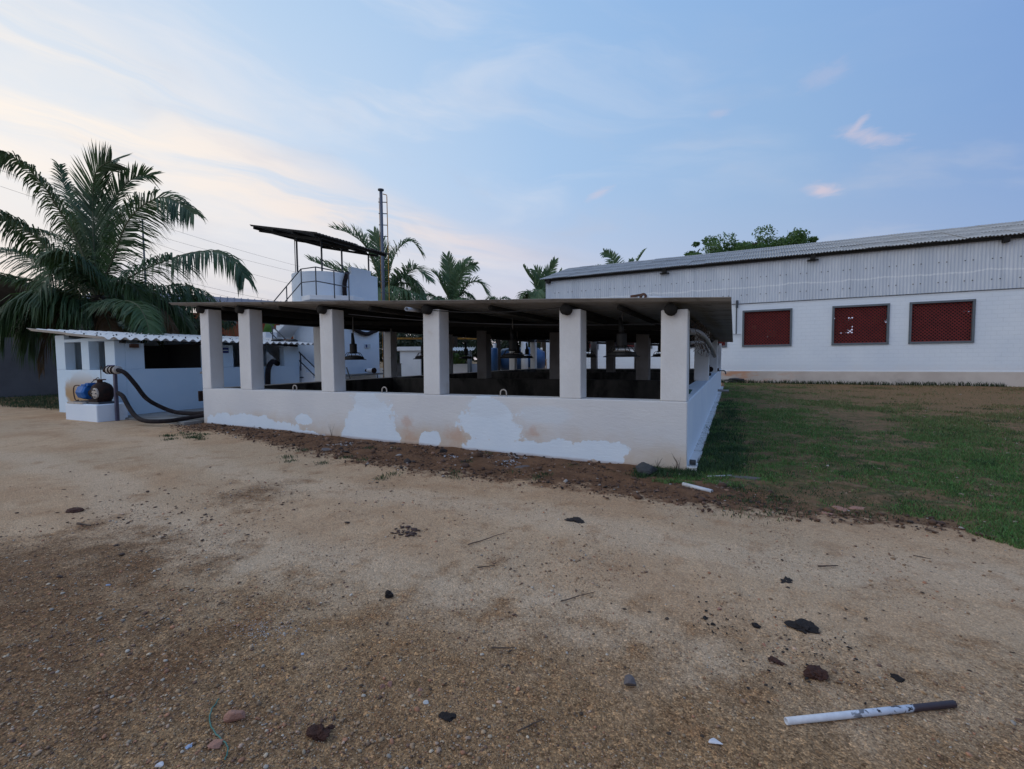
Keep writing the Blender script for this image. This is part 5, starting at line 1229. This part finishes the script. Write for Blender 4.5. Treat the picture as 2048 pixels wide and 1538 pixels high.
# thin pole and overhead cables
p = at(290, 545, 42); tag(obj('utility_pole', MB().tube([(p.x, p.y, 0), (p.x, p.y, at(289, 440, 42).z)], [.11, .07], 8), mt['cable'], smooth=True), 'thin grey utility pole beyond the large palm', 'pole')
for i, (a, b_, da, db, sg, lb) in enumerate((((-60, 318), (600, 533), 40, 60, .5, 'highest overhead cable crossing the sky behind the palm'), ((-60, 352), (600, 546), 40, 60, .5, 'overhead cable just under the highest one'),
                                  ((210, 450), (600, 572), 44, 60, .4, 'single overhead cable starting beside the thin pole'), ((300, 545), (620, 612), 44, 60, .3, 'upper of the two lowest overhead cables'), ((300, 556), (620, 622), 44, 60, .3, 'lowest overhead cable above the blue roof'))):
    wire(at(*a, da), at(*b_, db), sg, .012, lb, 'cable', 'overhead_cable')

# ------------------------------------------------------------------ rocks, litter, twigs
def rock(name, label, px, py, size, m, seed, cat='stone', squash=.6, stretch=1.0, rz=None, rough=.35, sink=.5, sub=4):
    import bmesh
    bm = bmesh.new(); bmesh.ops.create_icosphere(bm, subdivisions=sub, radius=1)
    r_ = random.Random(seed); of = Vector((seed*3.1, seed*1.7, 0)); p = ong(px, py)
    if name in ('stone', 'rock'):
        pls = [(Vector((r_.gauss(0, 1), r_.gauss(0, 1), r_.gauss(0, 1))).normalized(), r_.uniform(.42, .95)) for _ in range(14)]
        for v_ in bm.verts:
            d_ = v_.co.normalized(); rr_ = 1.15
            for n_, q_ in pls:
                dd_ = d_.dot(n_)
                if dd_ > .05: rr_ = min(rr_, q_/dd_)
            v_.co = d_*rr_*(1+.05*mnoise.noise(d_*5+of)); v_.co.z *= squash; v_.co.x *= stretch
    else:
      for v_ in bm.verts:
        c_ = v_.co.copy(); f_ = 1+rough*mnoise.noise(c_*1.1+of)*1.6+rough*.6*mnoise.noise(c_*2.8+of)+rough*.45*mnoise.noise(c_*6+of)
        cn = mnoise.cell(c_*1.4+of)*.12*rough
        v_.co = c_*(f_+cn); v_.co.z *= squash; v_.co.x *= stretch
    me_ = bpy.data.meshes.new(name); bm.to_mesh(me_); bm.free(); me_.materials.append(m)
    o = bpy.data.objects.new(name, me_); col.objects.link(o); o.scale = (size,)*3; o.rotation_euler = (0, 0, r_.uniform(0, 6) if rz is None else rz)
    o.location = (p.x, p.y, p.z+size*squash*(1-sink)-size*squash*.3)
    if label: tag(o, label, cat)
    return o
rock('stone', 'pink angular stone near the bottom edge beside the green string', 473, 1438, .036, mt['pinkstone'], 1, squash=.7, stretch=1.2, sink=.1, rz=.6)
rock('stone', 'grey brown stone alone on the sandy ground', 1262, 1370, .036, mt['greystone'], 2, squash=.7, sink=.15)
rock('clod', 'largest flat dark clod above the white pipe', 1605, 1256, .058, mt['soilclod'], 3, 'clod', .32, 1.25, rz=-.55, rough=.5)
rock('clod', 'dark reddish brown lump between the flat clod and the white pipe', 1632, 1350, .042, mt['redclod'], 4, 'clod', .65, 1.1, rough=.5)
rock('clod', 'small reddish sliver of dirt beside the brown lump', 1554, 1323, .022, mt['redclod'], 5, 'clod', .35, 1.5, rz=-.5, rough=.5)
rock('clod', 'small round dark clod left of the largest flat clod', 1512, 1252, .022, mt['soilclod'], 6, 'clod', .5, 1.1)
rock('clod', 'black pointed lump alone on the sand left of centre', 778, 1195, .028, mt['soilclod'], 7, 'clod', 1.0, .8, sink=.1)
rock('clod', 'rust brown crumpled husk near the bottom edge', 643, 1468, .034, mt['redclod'], 8, 'husk', .7, 1.2, rough=.6)
rock('clod', 'flat black scrap far out on the sandy track', 1150, 1041, .06, mt['soilclod'], 9, 'clod', .2, 1.3, rough=.6)
rock('clod', 'dark brown oval clod on the track at the far left', 149, 1022, .06, mt['redclod'], 10, 'clod', .35, 1.3, rz=.3)
rock('clod', 'black clod lying among stones near the bottom middle', 895, 1434, .024, mt['soilclod'], 11, 'clod', .4, 1.6, rz=.1)
rock('clod', 'small dark mottled clod right of the brown lump', 1795, 1358, .022, mt['soilclod'], 12, 'clod', .5, 1.3)
rock('clod', 'loose black crumbs of soil beyond the flat clod', 1574, 1164, .035, mt['soilclod'], 13, 'clod', .25, 1.4, rough=.8)
rock('clod', 'tiny black clod at the left end of the clod trail', 1411, 1236, .013, mt['soilclod'], 14, 'clod', .6)
rock('clod', 'tiny black crumb below the left end of the clod trail', 1426, 1249, .012, mt['soilclod'], 15, 'clod', .6)
rock('stone', 'pale pinkish stone near the left end of the clod trail', 1438, 1219, .020, mt['pinkstone'], 16, squash=.5)
rock('rock', 'dark jagged boulder at the foot of the tank corner', 1293, 948, .155, mt['darkrock'], 17, 'rock', .62, 1.2, rz=-.35, rough=.4, sink=.1)
rock('rock', 'flat pale stone slab lying in the grass edge near the corner', 1488, 957, .13, mt['greystone'], 18, 'rock', .22, 1.5, rz=.2)
rock('rock', 'black burnt lump beside ash in front of the tank wall', 886, 906, .09, mt['soilclod'], 19, 'lump', .8, 1., rough=.7)
rock('rock', 'black stone against the foot of the tank wall', 786, 887, .07, mt['soilclod'], 20, 'stone', .45, 1.3)
rock('rock', 'grey flat stone in the red soil strip', 650, 901, .10, mt['greystone'], 21, 'rock', .3, 1.4)
rock('rock', 'brown flat stone in the red soil nearer the corner', 1042, 936, .09, mt['greystone'], 22, 'rock', .35, 1.4)
rock('stone', 'pair of joined pale stones on the lower middle sand', 764, 1374, .020, mt['pinkstone'], 23, squash=.7)
rock('stone', 'orange brown pebble beside the joined pale stones', 780, 1371, .017, mt['pinkstone'], 24, squash=.8)
rock('stone', 'small ochre pebble right of the joined stones', 840, 1380, .014, mt['pinkstone'], 25, squash=.8)
rock('stone', 'pale grey angular pebble below the ochre one', 853, 1404, .016, pm('palestone', (.48, .46, .43), None), 26, squash=.7)
rock('stone', 'white chipped pebble at the bottom right corner area', 1432, 1484, .022, pm('whitestone', (.62, .6, .62), None), 27, squash=.4, stretch=1.5)
rock('stone', 'ochre stone on the right at the clod trail end', 1528, 1289, .014, mt['pinkstone'], 28, squash=.6)
for i, (px, py, lb) in enumerate(((1678, 1019, 'tan stone at the grass edge, the middle of three'), (1718, 1018, 'tan stone at the grass edge, farthest along to the side'), (1648, 1028, 'flat tan stone at the grass edge, nearest the soil'))):
    rock('stone', lb, px, py, .07, mt['pinkstone'], 30+i, squash=.35, stretch=1.3)
for i, (px, py) in enumerate(((375, 985), (545, 1040), (505, 1475))): pass
rock('stone', 'broad dusty stone half buried near the green string', 430, 1490, .035, mt['pinkstone'], 36, squash=.3, sink=.5)
rock('stone', 'pale chip of stone at the bottom edge', 320, 1530, .016, bpy.data.materials['whitestone'], 37, squash=.4, stretch=1.4)
rock('stone', 'rounded pale stone in the dark patch', 200, 1282, .022, mt['greystone'], 38, squash=.6)
gh = rock('gravel_heap', 'small dark heap of grit against the shed plinth', 1476, 764, 1.25, pm('grit', (.07, .07, .08), (.05, .05, .055), 6.), 39, 'heap', .28, 1.2, rz=0, rough=.15, sink=0)
gh.location.z -= .1
# white pipes on the ground
def gpipe(label, a, b_, r, m, name='pvc_pipe', lift=0):
    p0, p1 = ong(*a), ong(*b_); p0.z += r+lift; p1.z += r+lift
    return pipe(name, label, [p0, p0.lerp(p1, .5), p1], r, m, 16)
def burnpipe():
    m, t, b = newmat('charred_pvc'); b.inputs['Roughness'].default_value = .45
    tcn = t.new('ShaderNodeTexCoord'); P = tcn.outputs['Object']; s = t.sep(P)
    pos = t.m('ADD', s[0], t.m('MULTIPLY_ADD', t.noise(P, 26., 4), .06, -.03))
    n_ = t.noise(P, 30., 5, .6)
    c = t.mix(t.ss(n_, .3, .7), (.58, .61, .68), (.50, .53, .60))
    c = t.mix(t.m('MULTIPLY', t.ss(t.noise(P, 18., 5, .6, 1.2), .55, .60), t.ss(s[0], .35, .62)), c, (.02, .015, .02))
    c = t.mix(t.ss(pos, .745, .755), c, t.mix(n_, (.035, .02, .028), (.07, .045, .05)))
    t.put(b.inputs['Base Color'], c); return m
gpipe('white plastic pipe with a charred dark end lying on the sandy ground', (1572, 1449), (1908, 1414), .0150, burnpipe())
gpipe('short white pipe lying on the red soil near the tank corner', (1366, 972), (1424, 987), .024, mt['pvc'])
gpipe('thin white rod lying in the grass edge beside the pale slab', (1415, 955), (1463, 953), .012, mt['pvc'], 'rod')
def twig(label, a, b_, r=.004, m='twig', bend=.0, cat='twig'):
    p0, p1 = ong(*a), ong(*b_); L_ = (p1-p0); pts = []
    sd = Vector((-L_.y, L_.x, 0)); rr_ = random.Random(int(a[0]*7+a[1]))
    for i in range(8):
        u = i/7; p = p0+L_*u+sd*(bend*math.sin(math.pi*u)+rr_.uniform(-.02, .02)); pts.append((p.x, p.y, gz(p.x, p.y)+r*1.6+.004))
    return tag(obj('twig', MB().tube(pts, [r*(1-.5*i/7) for i in range(8)], 6), mt[m]), label, cat)
twig('thin straight twig on the sand in the middle of the track', (1122, 1205), (1190, 1186), .004)
twig('dark straight stick on the right side of the track', (1636, 1136), (1676, 1135), .007)
twig('thin curved stalk on the right side of the track', (1826, 1113), (1862, 1120), .004)
twig('pair of short sticks at the grass edge', (1850, 1063), (1877, 1070), .012)
twig('longer stick at the grass edge near the frame edge', (1950, 1071), (1995, 1080), .012)
twig('broken grey stick end on the near sand', (984, 1299), (1030, 1300), .005)
twig('dark twig at the lower middle pointing up to the right', (1035, 1466), (1088, 1442), .004)
twig('fine dark branch crossing the track', (935, 1092), (1010, 1068), .005)
twig('small pale sliver on the left part of the track', (155, 1052), (182, 1056), .012)
twig('dry stem across the middle of the sand', (955, 1138), (990, 1134), .005)
twig('short dry stem among the lower left gravel', (310, 1250), (338, 1235), .004)
gs = [ong(*q) for q in ((438, 1400), (422, 1425), (420, 1448), (432, 1470), (452, 1490), (456, 1503), (450, 1522))]
tag(obj('string', MB().tube([(p.x, p.y, p.z+.006+.004*math.sin(i*2)) for i, p in enumerate(bez(gs, 5))], .0028, 6), pm('green_string', (.06, .16, .13), (.10, .22, .18), 30.)), 'curled green plastic strip on the gravel at the bottom edge', 'string')
for i, (px, py, lb) in enumerate(((380, 1492, 'crumpled pale blue plastic scrap near the green string'), (605, 1308, 'tiny blue plastic scrap on the gravel'), (215, 1171, 'small pale blue plastic scrap in the dark dirt'))):
    rock('plastic_scrap', lb, px, py, (.010, .006, .010)[i], pm('blue_plastic', (.35, .42, .55), None), 80+i, 'scrap', .5, 1.3, rough=.7)
# ash flakes in front of the wall
def scatter(name, pts, sizes, cols, mat, lab=None, squash=.6, sub='ico'):
    """many tiny stones as one mesh"""
    n = len(pts); g_ = np.random.default_rng(len(name)+n)
    if sub == 'oct': bv = np.array([(1, 0, 0), (-1, 0, 0), (0, 1, 0), (0, -1, 0), (0, 0, 1), (0, 0, -1)], float); bf = np.array([(0, 2, 4), (2, 1, 4), (1, 3, 4), (3, 0, 4), (2, 0, 5), (1, 2, 5), (3, 1, 5), (0, 3, 5)])
    else:
        ph_ = (1+5**.5)/2; bv = np.array([(-1, ph_, 0), (1, ph_, 0), (-1, -ph_, 0), (1, -ph_, 0), (0, -1, ph_), (0, 1, ph_), (0, -1, -ph_), (0, 1, -ph_), (ph_, 0, -1), (ph_, 0, 1), (-ph_, 0, -1), (-ph_, 0, 1)])/1.9
        bf = np.array([(0, 11, 5), (0, 5, 1), (0, 1, 7), (0, 7, 10), (0, 10, 11), (1, 5, 9), (5, 11, 4), (11, 10, 2), (10, 7, 6), (7, 1, 8), (3, 9, 4), (3, 4, 2), (3, 2, 6), (3, 6, 8), (3, 8, 9), (4, 9, 5), (2, 4, 11), (6, 2, 10), (8, 6, 7), (9, 8, 1)])
    k_ = len(bv); V = bv[None]*(1+g_.uniform(-.28, .28, (n, k_, 1))); V = V*np.stack([g_.uniform(.7, 1.3, n), g_.uniform(.7, 1.3, n), squash*g_.uniform(.6, 1.3, n)], 1)[:, None, :]
    a = g_.uniform(0, 6.28, n); ca_, sa_ = np.cos(a)[:, None], np.sin(a)[:, None]; tl = g_.normal(0, .3, n)[:, None]
    x = V[..., 0]*ca_-V[..., 1]*sa_; y = V[..., 0]*sa_+V[..., 1]*ca_; z = V[..., 2]+tl*V[..., 0]*.5
    W = np.stack([x, y, z], -1)*np.array(sizes)[:, None, None]+np.array(pts)[:, None, :]
    T = (bf[None]+(np.arange(n)*k_)[:, None, None]).reshape(-1, 3)
    o = mesh_np(name, W.reshape(-1, 3), T, mat, colors=np.repeat(np.array(cols), k_, 0)); o['kind'] = 'stuff'
    if lab: o['label'] = lab
    return o
def gzs(x, y): return np.array([gz(float(a), float(b_)) for a, b_ in zip(x, y)])
def view_pts(n, rmin, rmax, pw, fov=52):
    r_ = rmin*(rmax/rmin)**(rng.random(n)**pw); a = rng.uniform(-rad(fov), rad(fov), n)
    hx = np.sin(a)*r_; hy = np.cos(a)*r_; return hx*R0[0]+hy*FH[0], hx*R0[1]+hy*FH[1], r_
pal = 1.15*np.array([(.44, .30, .18), (.34, .22, .13), (.26, .16, .10), (.52, .41, .29), (.36, .31, .26), (.44, .21, .12), (.56, .48, .39), (.17, .10, .07), (.50, .34, .24)])
pw_ = np.array([.22, .18, .14, .09, .06, .10, .025, .10, .08]); pw_ /= pw_.sum()
def dkat(x, y):
    k_ = np.zeros(len(x))
    for c_, q1, q2 in dkc: k_ = np.maximum(k_, q2*np.exp(-((x-c_.x)**2+(y-c_.y)**2)/(q1*q1)))
    return k_
def coarse_at(x, y): return np.clip((3.4-(x*FH[0]+y*FH[1])-.25*np.clip(x*R0[0]+y*R0[1], -3, 3))/1.9, 0, 1)
def nz1(x, y, f, o): return np.array([mnoise.noise(Vector((float(a)*f, float(b_)*f, o))) for a, b_ in zip(x, y)])
x, y, r_ = view_pts(190000, .72, 6.5, .95)
dn = nz1(x, y, 1.6, 3)
keep = (rng.random(len(x)) < np.clip(.12+.55*coarse_at(x, y)+.5*dkat(x, y)+.9*dn, .03, 1)) & (soil_sd(x, y) < 0)
x, y, r_ = x[keep], y[keep], r_[keep]; n = len(x)
sz = .0017*np.exp(rng.normal(0, .45, n))*(.85+.24*r_)
ci = rng.choice(len(pal), n, p=pw_); cl_ = pal[ci]*rng.uniform(.65, 1.15, (n, 1))
z = gzs(x, y)+sz*.25+.010*nz1(x, y, 2.3, 4)+.006*nz1(x, y, 9, 7)
scatter('gravel', np.stack([x, y, z], 1), sz, cl_, mt['stone'], 'fine gravel over the sandy ground', sub='oct')
x, y, r_ = view_pts(42000, .75, 7, .92)
dn = nz1(x, y, 1.3, 8)
keep = rng.random(len(x)) < np.clip(.02+.38*coarse_at(x, y)*(1-.45*np.clip((x*R0[0]+y*R0[1])/1.2, 0, 1))+.45*dkat(x, y)+.55*dn, .008, 1); x, y, r_ = x[keep], y[keep], r_[keep]; n = len(x)
sz = np.minimum(.0040*np.exp(rng.normal(0, .5, n)), .0105)*(.9+.10*r_); ci = rng.choice(len(pal), n, p=pw_); cl_ = pal[ci]*rng.uniform(.65, 1.15, (n, 1))
z = gzs(x, y)+sz*.3+.010*nz1(x, y, 2.3, 4)
scatter('pebbles', np.stack([x, y, z], 1), sz, cl_, mt['stone'], 'scattered pebbles on the sandy ground')
# crumbs and chips in the red soil strip
n = 26000; x = rng.uniform(-12.5, 3.2, n); y = rng.uniform(3.5, 7.1, n); k_ = (soil_sd(x, y) > -.05+rng.normal(0, .1, n)) & (grass_sd(x, y) < .2); x, y = x[k_], y[k_]; n = len(x)
sz = .008*np.exp(rng.normal(0, .6, n)); pal2 = np.array([(.14, .075, .045), (.085, .045, .03), (.26, .15, .10), (.05, .035, .03), (.40, .36, .33)]); ci = rng.choice(5, n, p=[.4, .28, .18, .11, .03])
scatter('soil_crumbs', np.stack([x, y, gzs(x, y)+sz*.3+.008], 1), sz, pal2[ci]*rng.uniform(.7, 1.2, (n, 1)), mt['stone'], 'clods and crumbs in the red soil strip')
def patch(name, px, py, rx, ry, n, size, c_, lab, sq=.25):
    p = [ong(px+rng.normal(0, rx), py+rng.normal(0, ry)) for _ in range(n)]
    scatter(name, np.array([(q_.x, q_.y, q_.z+.008) for q_ in p]), np.minimum(size*np.exp(rng.normal(0, .5, n)), size*1.8), np.array([c_]*n)*rng.uniform(.7, 1.1, (n, 1)), mt['stone'], lab, squash=sq)
patch('ash_flakes', 1015, 917, 26, 7, 300, .010, (.55, .56, .60), 'white ash flakes before the tank wall')
patch('ash_flakes', 690, 888, 10, 2, 60, .014, (.6, .6, .62), 'small spill of white flakes by the wall')
patch('ash_flakes', 905, 911, 10, 3, 50, .014, (.5, .52, .58), 'pale flakes beside the black burnt lump')
patch('rubble_chips', 1455, 966, 28, 7, 260, .014, (.22, .16, .13), 'broken chips at the grass corner', .5)
patch('grit_spill', 528, 1262, 45, 14, 420, .0022, (.52, .50, .50), 'pale whitish grit patch on the sand', .5)
patch('clod_crumbs', 1590, 1320, 70, 40, 110, .0045, (.03, .022, .02), 'dark crumbs around the clods', .5)
patch('clod_crumbs', 1430, 1245, 25, 14, 50, .005, (.03, .025, .02), 'dark crumbs at the clod trail end', .5)
patch('dead_leaves', 815, 1066, 14, 5, 50, .013, (.09, .05, .04), 'brown crumbled leaf bits on the track', .3)
patch('dead_leaves', 600, 985, 260, 45, 130, .010, (.06, .035, .025), 'dark scattered leaf bits on the track', .25)
patch('dead_leaves', 1400, 1180, 420, 120, 160, .006, (.07, .045, .03), 'small dark leaf bits scattered over the near track', .3)
patch('dead_leaves', 700, 1250, 420, 120, 200, .005, (.09, .055, .035), 'fine dark litter over the near gravel', .3)
patch('dead_leaves', 250, 1010, 160, 60, 90, .011, (.07, .04, .03), 'dark leaf bits at the far side of the track', .25)

# ------------------------------------------------------------------ grass and weeds
def blades(name, x, y, h, wdt, colr, lab, lean=.5, nz=3):
    n = len(x); z = gzs(x, y); a = rng.uniform(0, 6.28, n); dx, dy = np.cos(a), np.sin(a); ln = rng.uniform(.1, lean, n)*h; la_ = rng.uniform(0, 6.28, n)
    b0 = np.stack([x-dx*wdt/2, y-dy*wdt/2, z-.01], 1); b1 = np.stack([x+dx*wdt/2, y+dy*wdt/2, z-.01], 1)
    lx, ly = np.cos(la_)*ln, np.sin(la_)*ln
    m0 = np.stack([x+lx*.35-dx*wdt*.4, y+ly*.35-dy*wdt*.4, z+h*.6], 1); m1 = np.stack([x+lx*.35+dx*wdt*.4, y+ly*.35+dy*wdt*.4, z+h*.6], 1); tp = np.stack([x+lx, y+ly, z+h*.95], 1)
    V = np.stack([b0, b1, m1, m0, tp], 1).reshape(-1, 3); k5 = (np.arange(n)*5)[:, None]
    T = np.concatenate([k5+np.array([[0, 1, 2]]), k5+np.array([[0, 2, 3]]), k5+np.array([[3, 2, 4]])])
    o = mesh_np(name, V, T, grass_m, colors=np.repeat(colr, 5, 0)); o['kind'] = 'stuff'; o['label'] = lab
gmm, t, b = newmat('grass_blades'); grass_m = gmm; b.inputs['Roughness'].default_value = .7
vc = t.new('ShaderNodeVertexColor', layer_name='tint'); t.put(b.inputs['Base Color'], vc.outputs[0])
tl = t.new('ShaderNodeBsdfTranslucent'); t.put(tl.inputs[0], vc.outputs[0]); mx = t.new('ShaderNodeMixShader'); mx.inputs[0].default_value = .2
t.l.new(b.outputs[0], mx.inputs[1]); t.l.new(tl.outputs[0], mx.inputs[2]); t.l.new(mx.outputs[0], t.n['Material Output'].inputs[0])
bare0, bare1, bare2 = ong(1590, 868), ong(1640, 985), ong(1930, 990)
def gfield(n, rmin, rmax, fa, fb):
    r_ = rmin*(rmax/rmin)**rng.random(n); a = rng.uniform(rad(fa), rad(fb), n); hx = np.sin(a)*r_; hy = np.cos(a)*r_
    x = hx*R0[0]+hy*FH[0]; y = hx*R0[1]+hy*FH[1]
    n1_ = np.array([mnoise.noise(Vector((float(p)*.55, float(q_)*.55, 11)))+.6*mnoise.noise(Vector((float(p)*1.9, float(q_)*1.9, 14)))+.35*mnoise.noise(Vector((float(p)*6, float(q_)*6, 14))) for p, q_ in zip(x, y)])
    g_ = grass_sd(x, y)-1.5*np.exp(-(((x-bare0.x)/.9)**2+((y-bare0.y)/.8)**2))-.6*np.exp(-(((x-bare1.x)/.5)**2+((y-bare1.y)/.35)**2))-.7*np.exp(-(((x-bare2.x)/2.5)**2+((y-bare2.y)/.8)**2)); dry_ = np.clip((y-9)/12, 0, 1)*np.clip((x+.5)/6, 0, 1)
    k_ = (g_+n1_*.55 > -.12) & (y < 31) & (rng.random(n) < np.clip(.78+1.3*n1_-1.0*dry_, .03, 1)) & ((y < 6.6) | (x > -.45) | (x < -15))
    return x[k_], y[k_], r_[k_], n1_[k_], dry_[k_]
x, y, r_, n1_, dry_ = gfield(520000, 5.5, 34, 13, 66)
n = len(x); h = (.022+.034*rng.random(n)**2)*(.8+.5*np.clip(n1_, -.5, 1))*(1+r_*.03); wd_ = .0035*(1+r_*.16)
gcol = np.array([(.07, .185, .042)])*(1+.3*rng.normal(size=(n, 1)))*(1.15-.25*np.clip(x/6, 0, 1))[:, None]*np.array([1, 1, 1]); br = np.clip(rng.random(n)*.55+dry_*.6-.12, 0, 1)[:, None]
gcol = np.clip(gcol*(1-br)+np.array([(.22, .15, .075)])*br, .01, .4)
kk_ = rng.choice(n, 2600); scatter('grass_litter', np.stack([x[kk_]+rng.normal(0, .1, 2600), y[kk_]+rng.normal(0, .1, 2600), gzs(x[kk_], y[kk_])+.012], 1), .008*(.6+.06*r_[kk_])*np.exp(rng.normal(0, .5, 2600)), np.array([(.30, .22, .15), (.12, .07, .045), (.45, .40, .34)])[rng.choice(3, 2600, p=[.5, .35, .15])], mt['stone'], 'small stones and dry bits among the grass', squash=.5)
blades('grass', x, y, h, wd_, gcol, 'short patchy green grass beside the tank', 1.1)
x, y, r_, n1_, dry_ = gfield(26000, 14, 30, -54, -40); n = len(x)
blades('grass', x, y, .06+.05*rng.random(n), .012+.0*x, np.clip(np.array([(.03, .06, .02)])*(1+.3*rng.normal(size=(n, 1))), .01, .3), 'rough dark grass at the foot of the compound wall', 1.)
# taller weeds along the tank side and corner
def weeds(n, pxs, pys, hmin, hmax, lab, spread=.06):
    xs_, ys_ = [], []
    for _ in range(n):
        p = ong(random.uniform(*pxs), random.uniform(*pys)); k_ = random.randint(40, 80)
        xs_ += [p.x+random.gauss(0, spread) for _ in range(k_)]; ys_ += [p.y+random.gauss(0, spread) for _ in range(k_)]
    x, y = np.array(xs_), np.array(ys_); m_ = (y < TY0-.06) | (x > TX1+.03); x, y = x[m_], y[m_]; n2 = len(x)
    blades('weeds', x, y, rng.uniform(hmin, hmax, n2), rng.uniform(.005, .010, n2), np.clip(np.array([(.03, .07, .022)])*(1+.35*rng.normal(size=(n2, 1))), .008, .3), lab, 1.3)
weeds(70, (1500, 2048), (800, 960), .03, .07, 'coarse weeds standing out of the short grass', .12)
weeds(44, (1270, 1400), (940, 956), .03, .10, 'dark leafy weeds round the tank corner and boulder')
weeds(170, (1395, 1480), (800, 950), .04, .12, 'leafy weeds growing thick along the tank side', .10)
weeds(26, (560, 1250), (895, 965), .02, .05, 'small dark weeds dotted over the red soil strip')
weeds(16, (1440, 1640), (955, 1000), .02, .05, 'weed tufts at the soil edge by the grass')
weeds(46, (1480, 2048), (950, 1030), .02, .05, 'low weed tufts in the ragged grass edge', .14)
weeds(12, (330, 420), (866, 880), .02, .05, 'small weeds at the left end of the soil strip')
x = rng.uniform(-12.2, 12, 2600); yb = 31.18+(12.73-x)*math.tan(th)-.12-np.abs(rng.normal(0, .12, 2600))
blades('weeds', x, yb, rng.uniform(.05, .28, 2600), .03+0*x, np.clip(np.array([(.04, .06, .025)])*(1+.3*rng.normal(size=(2600, 1))), .01, .3), 'weeds along the foot of the shed plinth', .8)
# thin dry stalks against the front wall
for i, (px, py, h_) in enumerate(((664, 876, .32), (510, 862, .14), (549, 866, .12), (1320, 932, .22), (1355, 938, .20), (1370, 920, .3))):
    p = ong(px, py); p.y = min(p.y, TY0-.06); mb = MB()
    for k_ in range(5):
        a = random.uniform(0, 6.28); hh = h_*random.uniform(.6, 1); mb.tube([(p.x, p.y, p.z), (p.x+math.cos(a)*.03*hh/.3, p.y-.01, p.z+hh*.5), (p.x+math.cos(a)*.12*hh/.3, p.y-.02, p.z+hh)], [.003, .0025, .001], 4)
    tag(obj('dry_stalk', mb, mt['twig']), ('tall dry stalk against the middle of the left wall half', 'short dry stalk at the far left of the tank wall', 'short dry stalk just right of the first one', 'stalk standing behind the dark boulder', 'stalk right of the dark boulder', 'stalk nearest the tank corner')[i], 'plant')
print('objects', len(bpy.data.objects))
